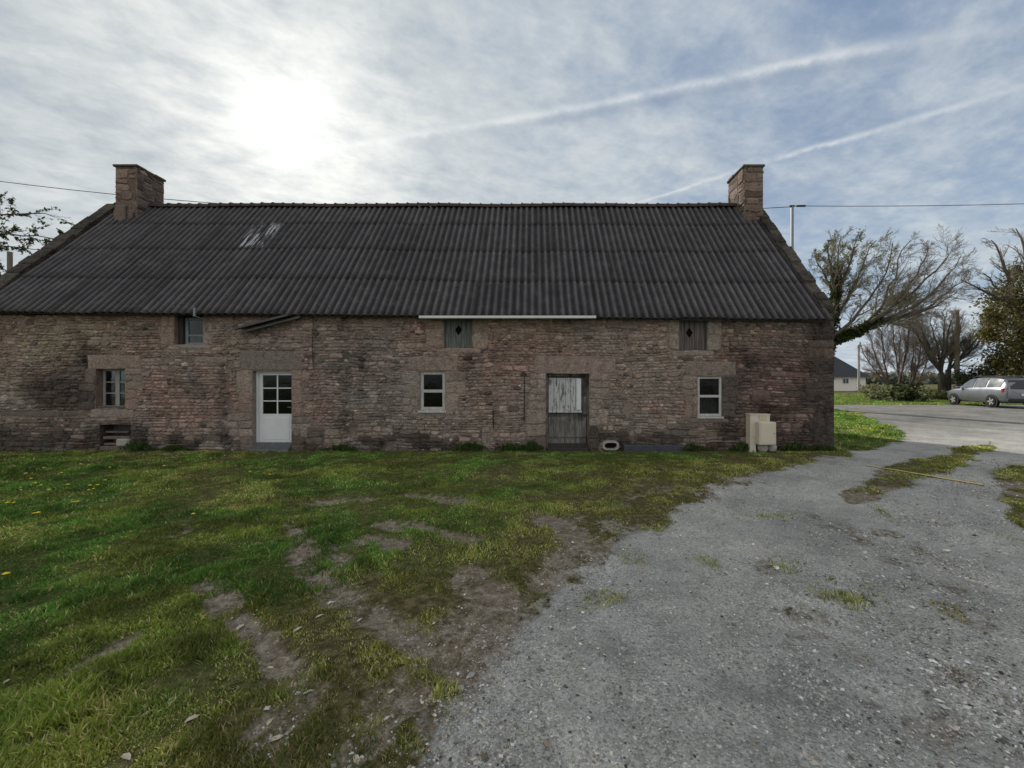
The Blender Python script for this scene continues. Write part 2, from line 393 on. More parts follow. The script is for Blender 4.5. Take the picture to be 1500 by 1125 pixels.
gg = np.clip(g_-soil_*.75, 0, 1)
mask = np.stack([gg.ravel(), np.maximum(m_, soil_*.9).ravel(), dry_.ravel()], 1)
ii = (np.arange(ny-1)[:, None]*nx+np.arange(nx-1)[None, :])
quads = np.stack([ii, ii+1, ii+nx+1, ii+nx], -1).reshape(-1, 4)
fc = V[quads].mean(1); fg = g_.ravel()[quads].mean(1) > .5
isroad = fg & (fc[:, 1] > 13.5); istrack = fg & ~isroad; islawn = ~fg
ver = islawn & (((fc[:, 1] > 23.5)) | ((poly_sd(fc[:, 0], fc[:, 1], ISLAND) < .8)) | ((poly_sd(fc[:, 0], fc[:, 1], CLUMP) < .6)))
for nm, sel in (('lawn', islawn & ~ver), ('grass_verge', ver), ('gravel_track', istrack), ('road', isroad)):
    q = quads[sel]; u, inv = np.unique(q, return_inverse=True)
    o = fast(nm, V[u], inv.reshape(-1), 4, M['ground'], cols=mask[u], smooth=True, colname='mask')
    tag(o, kind='structure')

# grass blades -------------------------------------------------------
def blades(N, xs, ys, hscale, wscale, seed):
    r = np.random.default_rng(seed)
    z = H(xs, ys)
    g, m, dry, soil, sd = masks(xs, ys)
    n = len(xs)
    clump = .6*fbm(xs*1.7, ys*1.7, 61)+.4*fbm(xs*3.9, ys*3.9, 62); cl2 = fbm(xs*6, ys*6, 63)
    h = hscale*(.25+1.5*sstep(.38, .72, clump)*.8+1.1*cl2*cl2)*r.uniform(.55, 1.35, n)*(1-.4*dry)
    h *= 1-.45*sstep(7.5, 9.2, ys)*(ys < 9.7)*(1-.9*sstep(.6, .75, fbm(xs*1.1, ys*.2, 67)))
    w = wscale*r.uniform(.6, 1.3, n)
    a = r.uniform(0, 2*np.pi, n); lean = r.uniform(.15, 1.0, n)*h; la = r.uniform(0, 2*np.pi, n)
    dx, dy = np.cos(a)*w, np.sin(a)*w; lx, ly = np.cos(la)*lean, np.sin(la)*lean
    b = np.stack([xs, ys, z-.008], 1)
    v0 = b+np.stack([-dx, -dy, 0*dx], 1); v1 = b+np.stack([dx, dy, 0*dx], 1)
    mid = b+np.stack([lx*.35, ly*.35, h*.6], 1)
    v2 = mid+np.stack([dx*.75, dy*.75, 0*dx], 1); v3 = mid-np.stack([dx*.75, dy*.75, 0*dx], 1)
    tip = b+np.stack([lx, ly, h*.95], 1)
    V = np.stack([v0, v1, v2, v3, tip], 1).reshape(-1, 3)
    k = np.arange(n)[:, None]*5
    # quads + a tip quad made of a triangle: keep everything triangles
    T = np.concatenate([k+[0, 1, 2], k+[0, 2, 3], k+[3, 2, 4]], 1).reshape(-1)
    tone = r.uniform(0, 1, n); yel = np.clip(.25*tone+.95*dry*r.uniform(.5, 1, n)+.62*sstep(.48, .68, fbm(xs*1.1+5, ys*1.1, 71)), 0, 1)
    c1 = np.array([.095, .215, .042]); c2 = np.array([.225, .245, .058]); c3 = np.array([.48, .40, .22])
    col = c1+(c2-c1)*yel[:, None]
    straw = (r.uniform(0, 1, n) < .10+.22*dry)[:, None]
    col = np.where(straw, c3, col)*(.65+.7*r.uniform(0, 1, n))[:, None]
    patch = .66+.95*sstep(.33, .67, .6*fbm(xs*2.3+4, ys*2.3, 83)+.4*fbm(xs*7, ys*7, 85))
    col = col*patch[:, None]
    return V, T, np.repeat(col, 5, 0)
def scatter(n, r):
    d = r.uniform(math.sqrt(1.0), math.sqrt(10.4), n)**2
    th = r.uniform(-1.0, .95, n)                       # left .. right fan around the eye
    x = d*np.tan(th); y = d
    return x, y
r = np.random.default_rng(5)
n0 = 1000000
d = 1.2+9.0*r.uniform(0, 1, n0)**1.15
xs = d*r.uniform(-1.55, 1.45, n0)
ok = (xs > -14.5)
d, xs = d[ok], xs[ok]
n1 = 90000; n2 = 60000
xs = np.concatenate([xs, r.uniform(7.0, 17, n1), r.uniform(13, 36, n2)]); ys = np.concatenate([d, r.uniform(9, 22, n1), 24.3+15*r.uniform(0, 1, n2)**1.5])
g, m, dry, soil, sd = masks(xs, ys)
hole = fbm(xs*3.5, ys*3.5, 77)
p = np.clip(1-g*1.35-m*.95, 0, 1)*(1-.05*dry)*(.24+1.1*sstep(.34, .56, hole))
weed = g*sstep(.66, .78, fbm(xs*2.2+3, ys*1.6, 81))*.3*(np.hypot(xs, ys) < 7)
keep = (r.uniform(0, 1, len(xs)) < np.maximum(p, weed)) & ~((xs > -13.6) & (xs < 7.25) & (ys > 9.62))
xs, ys = xs[keep], ys[keep]
dist = np.hypot(xs, ys)
V, T, cc = blades(0, xs, ys, np.where(dist < 11, .036, .06), .0013+.00085*np.clip(dist, 0, 22), 6)
tag(fast('grass', V, T, 3, M['blade'], cols=cc), 'short patchy green and yellowing grass growing on the lawn', 'grass', kind='stuff')

# loose stone chips on the track --------------------------------------
octv = np.array([[1, 0, 0], [-1, 0, 0], [0, 1, 0], [0, -1, 0], [0, 0, 1], [0, 0, -1.]])
octf = np.array([[0, 2, 4], [2, 1, 4], [1, 3, 4], [3, 0, 4], [2, 0, 5], [1, 2, 5], [3, 1, 5], [0, 3, 5]])
def chips(xs, ys, size, seed, cols):
    r = np.random.default_rng(seed); n = len(xs)
    z = H(xs, ys)
    s = size[:, None, None]*r.uniform(.6, 1.25, (n, 1, 3))*np.array([1, 1, .55])
    v = octv[None]*s*r.uniform(.65, 1.3, (n, 6, 1))
    a = r.uniform(0, 2*np.pi, n); ca, sa = np.cos(a)[:, None], np.sin(a)[:, None]
    tilt = r.normal(0, .35, n)[:, None]
    x = v[:, :, 0]*ca-v[:, :, 1]*sa; y = v[:, :, 0]*sa+v[:, :, 1]*ca; zz = v[:, :, 2]+tilt*x
    V = np.stack([x+xs[:, None], y+ys[:, None], zz+z[:, None]+size[:, None]*.12], -1).reshape(-1, 3)
    T = (octf[None]+np.arange(n)[:, None, None]*6).reshape(-1)
    return V, T, np.repeat(cols, 6, 0)
n0 = 240000
d = 1.1+7.5*r.uniform(0, 1, n0)**1.5; xs = d*r.uniform(-.75, 1.6, n0)
g, m, dry, soil, sd = masks(xs, d)
LANE = [(1.0, 0.5), G(930, 1125), G(985, 860), G(1130, 735), G(1330, 650)]
pr = (g*.9+m*.2)*(.25+.9*sstep(.35, .65, fbm(xs*1.6, d*1.6, 91)))
pr *= .16+.84*sstep(.25, 1.25, seg_dist(xs, d, LANE)+.5*(fbm(xs*1.5, d*1.5, 97)-.5))          # wheel-worn lane has fewer loose chips
keep = r.uniform(0, 1, n0) < pr
xs, ys = xs[keep], d[keep]; n = len(xs)
size = np.clip(r.lognormal(-5.35, .48, n), .0022, .022)*(1+.05*ys)
tone = np.clip(r.normal(.37, .16, n), .06, .8); tone = np.where(r.uniform(0, 1, n) < .03, .8, tone)
cols = tone[:, None]*(1+r.normal(0, .04, (n, 3)))*np.array([1.03, 1.0, .945])
brown = (fbm(xs*1.4, ys*1.4, 95) > .56)[:, None]
cols = np.where(brown & (r.uniform(0, 1, (n, 1)) < .35), cols*np.array([.9, .8, .66]), cols)
V, T, cc = chips(xs, ys, size, 8, cols)
tag(fast('gravel', V, T, 3, M['pebble'], cols=cc), 'loose grey stone chips scattered over the track', 'gravel', kind='stuff')

# yellow line
e0, e1 = np.array(G(1268, 682)), np.array(G(1440, 711)); mb = MB(); N = 34
dirv = (e1-e0)/np.linalg.norm(e1-e0); nrm = np.array([-dirv[1], dirv[0]])
hh_ = [max(float(H(*(e0+(e1-e0)*j/N+nrm*s_*.045))) for s_ in (-1, 0, 1)) for j in range(N+1)]
hh_ = [max(hh_[max(0, j-2):j+3])+.012 for j in range(N+1)]
Vv, Fv = [], []
for i in range(N+1):
    q = e0+(e1-e0)*i/N; w = .024+.006*math.sin(i*1.7)+.03*i/N
    for s in (-1, 1):
        a = q+nrm*s*w; Vv.append((a[0], a[1], hh_[i]))
Fv = [(2*i, 2*i+1, 2*i+3, 2*i+2) for i in range(N)]
tag(make('yellow_line', Vv, Fv, M['yellow_line']), kind='structure')

# ------------------------------------------------------------------ farmhouse
XL, XR, TOPZ, BY = -13.4, 7.14, 3.22, 16.3
RY, RZ = 13.0, 7.22
def eave(x): return 3.25+(x+12.3)*(3.06-3.25)/19.2
house = thing('farmhouse', (0, 0, 0), 'long low stone farmhouse with dark corrugated roof and a chimney at each end', 'farmhouse')
OP = dict(
    door_white=(wx(370), wx(427), -.15, wz(543)),
    door_wood=(wx(800), wx(863), -.15, wz(547)),
    win_left=(wx(140), wx(183), wz(598), wz(540)),
    win_mid=(wx(615), wx(652), wz(601), wz(544)),
    win_right=(wx(1022), wx(1058), wz(610), wz(551)),
    loft_left=(wx(255), wx(297), wz(505), TOPZ+.2),
    loft_mid=(wx(650), wx(692), wz(510), TOPZ+.2),
    loft_right=(wx(995), wx(1036), wz(514), TOPZ+.2),
    niche=(wx(146), wx(192), -.15, wz(622)))
# dressed blocks: (x0, x1, z0, z1, tint)
def R4(a, b, c, d): return (wx(a), wx(b), wz(d), wz(c))
PINK = (.30, .225, .185); GREYS = (.27, .255, .235); TAN = (.30, .26, .20); GREEN = (.24, .245, .19)
DRESS = [
    (R4(352, 441, 514, 543), GREYS), (R4(346, 370, 543, 575), TAN), (R4(350, 370, 575, 605), GREYS), (R4(334, 370, 605, 640), PINK), (R4(352, 370, 640, 662), GREYS),
    (R4(427, 452, 543, 570), PINK), (R4(427, 444, 570, 612), GREYS), (R4(427, 455, 612, 640), PINK), (R4(427, 446, 640, 662), TAN), (R4(448, 475, 625, 652), TAN),
    (R4(783, 902, 521, 547), PINK), (R4(776, 800, 547, 578), GREYS), (R4(772, 800, 578, 600), PINK), (R4(770, 800, 600, 640), PINK), (R4(784, 800, 640, 662), GREYS),
    (R4(863, 893, 547, 577), GREYS), (R4(863, 880, 577, 600), GREEN), (R4(863, 890, 600, 624), TAN), (R4(863, 878, 624, 662), GREYS),
    (R4(598, 670, 522, 544), GREYS), (R4(588, 615, 544, 562), GREYS), (R4(594, 615, 562, 584), GREEN), (R4(590, 615, 584, 604), TAN), (R4(652, 682, 544, 576), GREYS), (R4(652, 672, 576, 601), GREYS), (R4(603, 664, 601, 609), GREYS),
    (R4(1005, 1078, 530, 551), GREYS), (R4(1000, 1022, 551, 580), GREEN), (R4(1004, 1022, 580, 612), GREYS), (R4(1058, 1082, 551, 582), GREYS), (R4(1058, 1078, 582, 612), GREYS), (R4(1010, 1068, 612, 620), GREYS),
    (R4(128, 205, 520, 540), GREYS), (R4(124, 140, 540, 562), GREYS), (R4(115, 140, 562, 600), PINK), (R4(183, 208, 540, 570), TAN), (R4(183, 200, 570, 600), PINK), (R4(132, 196, 600, 612), GREYS),
    (R4(624, 650, 466, 508), TAN), (R4(692, 715, 466, 510), GREEN), (R4(640, 705, 510, 518), GREYS),
    (R4(978, 995, 463, 512), GREEN), (R4(1036, 1056, 463, 514), GREYS), (R4(985, 1046, 514, 522), GREYS),
    (R4(236, 255, 455, 506), GREEN), (R4(297, 312, 470, 505), TAN), (R4(245, 310, 505, 513), GREYS),
    (R4(1190, 1222, 622, 655), (.20, .19, .175)), (R4(1196, 1222, 590, 622), (.20, .19, .175)), (R4(1180, 1222, 560, 590), (.19, .18, .17)), (R4(1198, 1222, 525, 560), (.19, .18, .17)), (R4(1184, 1222, 497, 525), (.19, .18, .165)), (R4(1198, 1222, 470, 497), (.20, .19, .175)),
    (R4(706, 718, 634, 664), TAN), (R4(0, 128, 601, 610), (.17, .15, .125))]
def blob(x, z, cx, cz, sx, sz): return np.exp(-(((x-cx)/sx)**2+((z-cz)/sz)**2))
def tint(x, z):
    x = np.asarray(x, float); z = np.asarray(z, float)
    big = fbm(x*.55, z*.9, 101); med = fbm(x*1.6+9, z*2.4, 103)
    base = np.array([.305, .248, .215]); pink = np.array([.312, .215, .192]); grey = np.array([.275, .245, .228]); green = np.array([.29, .265, .19])
    c = np.broadcast_to(base, x.shape+(3,)).copy()
    def mixin(c, col, w): return c+(col-c)*np.clip(w, 0, 1)[..., None]
    c = mixin(c, pink, sstep(.44, .60, big)*.95+.7*blob(x, z, wx(250), wz(560), 1.4, .8)+.6*blob(x, z, wx(740), wz(575), 1.2, .5)+.5*blob(x, z, wx(1150), wz(520), 1.5, .7))
    c = mixin(c, grey, sstep(.5, .68, med)*.6+.6*blob(x, z, wx(530), wz(540), 1.6, 1.0))
    c = mixin(c, green, .75*blob(x, z, wx(90), wz(500), 1.5, .6)+.45*blob(x, z, wx(780), wz(480), 1.8, .25)+.35*blob(x, z, wx(1100), wz(490), 1.3, .4))
    n = fbm(x*2.5, z*2.5, 107)
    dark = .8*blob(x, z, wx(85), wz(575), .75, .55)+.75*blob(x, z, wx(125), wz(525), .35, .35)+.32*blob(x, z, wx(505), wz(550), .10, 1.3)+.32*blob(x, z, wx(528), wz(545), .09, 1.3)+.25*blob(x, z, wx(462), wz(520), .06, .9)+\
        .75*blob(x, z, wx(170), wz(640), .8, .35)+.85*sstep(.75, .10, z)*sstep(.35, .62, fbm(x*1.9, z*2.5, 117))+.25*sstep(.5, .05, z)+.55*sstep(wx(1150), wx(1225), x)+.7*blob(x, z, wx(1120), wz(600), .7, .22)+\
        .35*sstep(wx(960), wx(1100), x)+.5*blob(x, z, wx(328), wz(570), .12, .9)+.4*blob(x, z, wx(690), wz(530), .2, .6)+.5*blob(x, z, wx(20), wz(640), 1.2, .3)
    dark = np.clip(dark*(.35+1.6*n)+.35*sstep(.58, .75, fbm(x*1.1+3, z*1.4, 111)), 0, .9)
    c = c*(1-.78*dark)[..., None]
    c = c*(1+.35*sstep(.5, .25, z)*sstep(.5, .75, fbm(x*3, z*5, 109)))[..., None]
    return c
class Panel:                                        # masonry built stone by stone on a plane (u right, v up, n outwards)
    def __init__(s): s.v = []; s.f = []; s.c = []
    def stone(s, u0, u1, v0, v1, col, n0=0.0, n1=.03, joint=.007, jit=.012, bev=.014, wave=None):
        if u1-u0 < .03 or v1-v0 < .025: return
        j = min(jit, .12*(u1-u0), .16*(v1-v0)); b = min(bev, .22*(v1-v0), .22*(u1-u0))
        u0 += joint; u1 -= joint; v0 += joint; v1 -= joint
        um, vm = (u0+u1)/2, (v0+v1)/2; o = len(s.v)
        ring = [(u0, v0), (um, v0), (u1, v0), (u1, vm), (u1, v1), (um, v1), (u0, v1), (u0, vm)]
        q_ = min(.3*(u1-u0), .3*(v1-v0), .03)*random.uniform(.3, 1.0)
        ring = [(a+(q_ if a == u0 else -q_)*(a in (u0, u1) and c in (v0, v1)), c+(q_ if c == v0 else -q_)*.6*(a in (u0, u1) and c in (v0, v1))) for a, c in ring]
        rr = [(a+random.uniform(-j, j), c+random.uniform(-j, j)) for a, c in ring]
        if wave: rr = [(a, c+wave(a, c)) for a, c in rr]
        cu = sum(p[0] for p in rr)/8; cv = sum(p[1] for p in rr)/8
        for a, c in rr: s.v.append((a, c, n0))
        for i, (a, c) in enumerate(rr):
            sx = b*(1 if a < cu else -1) if abs(a-cu) > .2*(u1-u0) else 0
            sz = b*(1 if c < cv else -1) if abs(c-cv) > .2*(v1-v0) else 0
            s.v.append((a+sx, c+sz, n0+n1*random.uniform(.7, 1.15)))
        s.v.append((cu, cv, n0+n1*random.uniform(.9, 1.4)))
        for i in range(8):
            k = (i+1) % 8
            s.f.append((o+i, o+k, o+8+k, o+8+i)); s.f.append((o+8+i, o+8+k, o+16))
        s.c += [col]*17
    def courses(s, U0, U1, V0, V1, rects, colf, hmin=.042, hmax=.095, wavef=None, asp=(1.05, 2.9), rag=(0, 0)):
        v = V0; UA, UB = U0, U1
        while v < V1-.02:
            U0 = UA+random.uniform(-1, 1)*rag[0]; U1 = UB+random.uniform(-1, 1)*rag[1]
            h = min(random.uniform(hmin, hmax) if random.random() < .82 else random.uniform(hmax, hmax*1.7), V1-v)
            if hmax < .1 and v < .55 and random.random() < .5: h = random.uniform(.09, .15)
            u = U0-random.uniform(0, .2)
            while u < U1:
                w = max(.06, h*random.uniform(*asp)); a, b = max(u, U0), min(u+w, U1)
                pieces = [(a, b, v, v+h)]
                if h > .13 and random.random() < .45:
                    mid = v+h*random.uniform(.4, .6); pieces = [(a, b, v, mid), (a, b, mid, v+h)]
                for rc in rects:
                    out = []
                    for (p0, p1, q0, q1) in pieces:
                        if p1 <= rc[0] or p0 >= rc[1] or q1 <= rc[2] or q0 >= rc[3]: out.append((p0, p1, q0, q1)); continue
                        if p0 < rc[0]: out.append((p0, rc[0], q0, q1))
                        if p1 > rc[1]: out.append((rc[1], p1, q0, q1))
                        c0, c1 = max(p0, rc[0]), min(p1, rc[1])
                        if q0 < rc[2]: out.append((c0, c1, q0, rc[2]))
                        if q1 > rc[3]: out.append((c0, c1, rc[3], q1))
                    pieces = out
                for (p0, p1, q0, q1) in pieces:
                    s.stone(p0, p1, q0, q1, colf((p0+p1)/2, (q0+q1)/2), n1=random.uniform(.008, .036), joint=random.uniform(.001, .008), jit=.022, wave=wavef)
                u += w
            v += h
    def grid(s, us, vs, skip, colf, n=0.0):
        o = len(s.v); nu = len(us)
        UU, VV = np.meshgrid(us, vs); cols = colf(UU, VV)
        for j in range(len(vs)):
            for i in range(nu): s.v.append((us[i], vs[j], n)); s.c.append(tuple(cols[j, i]))
        for j in range(len(vs)-1):
            for i in range(nu-1):
                cu, cv = (us[i]+us[i+1])/2, (vs[j]+vs[j+1])/2
                if not any(r[0] < cu < r[1] and r[2] < cv < r[3] for r in skip):
                    k = o+j*nu+i; s.f.append((k, k+1, k+nu+1, k+nu))
    def quad(s, pts, col):
        o = len(s.v); s.v += pts; s.c += [col]*4; s.f.append((o, o+1, o+2, o+3))
    def world(s, origin, U, Vv, Nn):
        A = np.array(s.v); return np.array(origin)+A[:, :1]*np.array(U)+A[:, 1:2]*np.array(Vv)+A[:, 2:3]*np.array(Nn)

def stone_col(u, v):
    t = np.array(tint(np.array([u]), np.array([v])))[0]
    k = random.gauss(1.0, .18); h = random.gauss(0, .035)
    if random.random() < .07: k *= 1.4
    if random.random() < .08: k *= .6
    return tuple(np.clip(t*k*np.array([1+h, 1, 1-h]), .02, .6))
wall = Panel()
wavef = lambda a, c: .018*math.sin(a*1.3+c*.9)+.012*math.sin(a*3.1-c*1.7+1)+.007*math.sin(a*7.3+c*4)
rects = list(OP.values())+[d[0] for d in DRESS]
u = XL
while u < XR:
    u1 = min(u+random.uniform(.7, 1.7), XR)
    if XR-u1 < .4: u1 = XR
    wall.courses(u, u1, -.12-random.uniform(0, .06), TOPZ, rects, stone_col, wavef=wavef, rag=(.16 if u > XL else 0, .16 if u1 < XR else 0))
    u = u1
for rc, t in DRESS:
    cx_, cz_ = (rc[0]+rc[1])/2, (rc[2]+rc[3])/2
    tt = np.array(tint(np.array([cx_]), np.array([cz_])))[0]; lum = tt.mean()/.21
    k = random.gauss(1.0, .10)*(.35+.65*lum)
    if rc[3]-rc[2] > .42 and random.random() < .8 and rc[1]-rc[0] < .8 or (rc[0] < wx(1180) and rc[1]-rc[0] < .5 and rc[3]-rc[2] > .3 and random.random() < .5):
        nn = random.choice((2, 3)); zz = [rc[2]+(rc[3]-rc[2])*q/nn+(random.uniform(-.03, .03) if 0 < q < nn else 0) for q in range(nn+1)]
        for q in range(nn):
            xm_ = rc[0]+(rc[1]-rc[0])*random.choice((1, 1, .45, .6))
            for (qa, qb) in ((rc[0], xm_), (xm_, rc[1])):
                wall.stone(qa, qb, zz[q], zz[q+1], tuple((np.array(t)*.15*lum+tt*.78)*random.gauss(1.0, .10)), n1=random.uniform(.008, .026), joint=.002, jit=.022, bev=.018)
        continue
    wall.stone(rc[0], rc[1], rc[2], rc[3], tuple((np.array(t)*.15*lum+tt*.78)*random.gauss(1.0, .06)), n1=random.uniform(.008, .018), joint=.001, jit=.02, bev=.02)
us = sorted(set(list(np.linspace(XL, XR, 170))+[o[0] for o in OP.values()]+[o[1] for o in OP.values()]))
vs = sorted(set(list(np.linspace(-.15, TOPZ, 28))+[o[2] for o in OP.values()]+[o[3] for o in OP.values() if o[3] < TOPZ]))
wall.grid(us, vs, list(OP.values()), lambda u, v: tint(u, v)*.80)
for nme, (a, b, c, d_) in OP.items():
    dp = -.45; top = min(d_, TOPZ+.05); col = tuple(np.array(tint(np.array([(a+b)/2]), np.array([(c+d_)/2])))[0]*.9)
    wall.quad([(a, c, 0), (a, top, 0), (a, top, dp), (a, c, dp)], col)
    wall.quad([(b, c, 0), (b, c, dp), (b, top, dp), (b, top, 0)], col)
    wall.quad([(a, c, 0), (a, c, dp), (b, c, dp), (b, c, 0)], col)
    wall.quad([(a, top, 0), (b, top, 0), (b, top, dp), (a, top, dp)], col)
Vw = wall.world((0, WY, 0), (1, 0, 0), (0, 0, 1), (0, -1, 0))
make('front_wall', Vw, wall.f, M['stone'], house, cols=np.array(wall.c))
# back of the niche, rear wall, gables
mb = MB(); a, b, c, d_ = OP['niche']; mb.box(a-.1, b+.1, WY+.32, WY+.5, -.2, d_+.1)
mb.build('niche_back', M['brown_wood'], house)
mb = MB(); mb.box(XL, XR, BY-.5, BY, -.2, 3.2)
mb.build('rear_wall', M['stone'], house, cols=(.2, .17, .14))
for s, (x0, x1) in ((-1, (XL, XL+.34)), (1, (XR-.26, XR))):
    pn = Panel()
    e0 = eave(x0)+.02
    mb = MB(); mb.prism([(WY+.012, -.2), (BY+.2, -.2), (BY+.2, e0-.1), (RY, RZ-.06), (WY+.012, e0+.16)], 'x', x0, x1)
    n0 = len(mb.v)
    # rake stones standing a hand above the sheets
    t = .05
    while t < .97:
        L = random.uniform(.05, .085); t1 = min(t+L, .985)
        for side in (1, -1):
            q = []
            for tt in (t+.004, t1):
                y = WY-.16+(RY-WY+.16)*tt; z = eave(x0)+.02+(RZ-eave(x0))*tt+.06
                q.append((RY+(y-RY)*side, z))
            up = random.uniform(.015, .06); j = random.uniform(-.02, .02)
            ox = (x0-.02*random.random(), x1+.05*random.random()) if s < 0 else (x0-.03*random.random(), x1+.015*random.random())
            (y0, z0), (y1, z1) = q
            ny_ = -.72*side
            mb.add([(xx, yy, zz) for xx in ox for (yy, zz) in ((y0, z0-.22), (y1, z1-.22), (y1+ny_*up, z1+up*.7+j), (y0+ny_*up, z0+up*.7+j))],
                   [(0, 1, 2, 3), (7, 6, 5, 4), (0, 4, 5, 1), (1, 5, 6, 2), (2, 6, 7, 3), (3, 7, 4, 0)])
        t = t1
    cl = np.array([.075, .068, .055])*np.ones((len(mb.v), 3))
    for k in range(n0, len(mb.v), 8): cl[k:k+8] *= random.uniform(.55, 1.25)
    tag(mb.build('gable_wall', M['stone'], house, cols=cl))

# chimneys
def chimney(x0, x1, y0, y1, zb, zt):
    pn = MB(); V_, F_, C_ = [], [], []
    def face(w, h, origin, U, N):
        p_ = Panel()
        p_.courses(0, w, 0, h, [], lambda u, v: tuple(np.array([.20, .145, .122])*random.gauss(.95, .25)*np.array([1, random.gauss(1, .03), random.gauss(1, .04)])), hmin=.17, hmax=.30, asp=(.9, 1.9))
        p_.grid([0, w/2, w], list(np.linspace(0, h, 4)), [], lambda u, v: np.ones(u.shape+(3,))*np.array([.20, .165, .14]))
        o = len(V_); V_.extend(p_.world(origin, U, (0, 0, 1), N).tolist()); F_.extend([tuple(i+o for i in f) for f in p_.f]); C_.extend(p_.c)
    h = zt-zb
    face(x1-x0, h, (x0, y0, zb), (1, 0, 0), (0, -1, 0)); face(x1-x0, h, (x1, y1, zb), (-1, 0, 0), (0, 1, 0))
    face(y1-y0, h, (x0, y1, zb), (0, -1, 0), (-1, 0, 0)); face(y1-y0, h, (x1, y0, zb), (0, 1, 0), (1, 0, 0))
    ch = make('chimney', V_, F_, M['stone'], house, cols=np.array(C_))
    b = MB(); yy = y0-.05
    while yy < y1+.04:
        y2 = min(yy+random.uniform(.25, .4), y1+.05)
        b.box(x0-.05+random.uniform(-.015, .015), x1+.05+random.uniform(-.015, .015), yy, y2-.004, zt-.01+random.uniform(-.012, .012), zt+.075+random.uniform(-.015, .02), .018); yy = y2
    b.build('chimney_cap', M['stone'], ch, cols=(.125, .10, .088))
    if x0 < 0:
        b = MB(); b.box(x0+.06, x0+.38, y0-.12, y0-.03, 6.2, 6.98, .03); b.box(x0-.05, x1-.1, y0-.035, y0+.02, 6.2, 6.86, .02)
        b.build('chimney_base', M['stone'], ch, cols=(.19, .145, .125))
    return ch
chimney(-12.72, -12.08, 12.5, 13.42, 6.25, 8.18)
chimney(6.42, 6.99, 12.42, 13.42, 6.25, 8.14)

# roof: rows of corrugated sheets, each lapping over the one below
PIT, AMP = .177, .024
x_l, x_r = XL+.30, XR-.20
ncol = int((x_r-x_l)/PIT*8); xs = np.linspace(x_l, x_r, ncol)
pro = np.cos(2*np.pi*xs/PIT); pro = AMP*np.sign(pro)*np.abs(pro)**.8
rows = [0.0, .27, .53, .79, 1.0]
Vr, Fr, Cr = [], [], []
def slope_pt(x, t, side):
    ez = np.array([eave(q) for q in np.atleast_1d(x)])
    y = WY-.25+(RY-WY+.25)*t; z = ez+(RZ-ez)*t
    sag = -.05*np.sin(np.pi*t)*(.5+.5*np.sin(x*.42+1.1))+.02*np.sin(x*.9)*np.sin(3.14*t)
    return np.full_like(z, RY+(y-RY)*side), z+sag
for side in (1, -1):
    L = math.hypot(RY-WY+.25, RZ-3.15); nyv, nzv = -(RZ-3.15)/L*side, (RY-WY+.25)/L
    for k in range(4):
        t0, t1 = rows[k]-(.010 if k else 0), rows[k+1]+.006
        t1 = min(t1, 1.0)
        sheet = np.floor((xs-x_l+(k % 2)*.4)/(PIT*5.5)).astype(int)
        rr = np.random.default_rng(100+k); jz = rr.normal(0, .003, 200)[sheet]; jt = rr.normal(0, .0022, 200)[sheet]; jc = rr.normal(1, .06, 200)[sheet]
        nt_ = 7; base = len(Vr)
        for j in range(nt_):
            t = t0+jt+(t1-t0)*j/(nt_-1)
            off = pro+jz*.25+.004*(1-j/(nt_-1))-.001
            y, z = slope_pt(xs, t, side)
            Vr += np.stack([xs, y+nyv*off, z+nzv*off], 1).tolist()
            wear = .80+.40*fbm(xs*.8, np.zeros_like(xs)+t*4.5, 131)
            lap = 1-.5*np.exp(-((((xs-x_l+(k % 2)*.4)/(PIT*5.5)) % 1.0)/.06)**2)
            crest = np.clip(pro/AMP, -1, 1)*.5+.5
            c = np.array([.060, .055, .058])[None]*(jc*wear*lap)[:, None]*(.36+1.35*crest**1.5)[:, None]  # rib shading put into the colour: crests lightened, troughs darkened
            tt = t if np.ndim(t) else np.full_like(xs, t)
            # patch of pale smears on one sheet
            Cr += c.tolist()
        for j in range(nt_-1):
            i0 = base+j*ncol
            Fr += [(i0+i, i0+i+1, i0+ncol+i+1, i0+ncol+i) for i in range(ncol-1)]
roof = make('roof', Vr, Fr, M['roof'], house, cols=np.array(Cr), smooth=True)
md = roof.modifiers.new('thick', 'SOLIDIFY'); md.thickness = .004; md.offset = -1
# ridge tiles
mb = MB(); x = x_l-.05
while x < x_r+.05:
    L = .33+random.uniform(-.012, .012); n_ = 7; a = [math.pi*(-.08+1.16*i/(n_-1)) for i in range(n_)]
    dz = .012*math.sin(x*1.3)+random.uniform(-.006, .006)
    st = [(x, .135), (x+.012, .15), (x+.05, .15), (x+.055, .128), (x+L, .122)]
    o = len(mb.v)
    for (xx, rr_) in st:
        for q in a: mb.v.append((xx, RY-math.cos(q)*rr_*1.15, RZ-.055+dz+math.sin(q)*rr_*.86))
    for i in range(len(st)-1):
        for j in range(n_-1): mb.f.append((o+i*n_+j, o+i*n_+j+1, o+(i+1)*n_+j+1, o+(i+1)*n_+j))
    x += L
mb.build('ridge_tiles', M['ridge'], roof)
# eave boards under the sheets
mb = MB(); n_ = 20
for i in range(n_):
    xa, xb = x_l+(x_r-x_l)*i/n_, x_l+(x_r-x_l)*(i+1)/n_
    mb.add([(xx, yy, eave(xx)+zz) for xx in (xa, xb) for (yy, zz) in ((WY-.16, .03), (WY-.09, .10), (WY-.09, -.02), (WY-.16, -.03))],
           [(0, 4, 5, 1), (3, 2, 6, 7), (0, 3, 7, 4)])
mb.build('eave_board', M['dark_wood'], house)

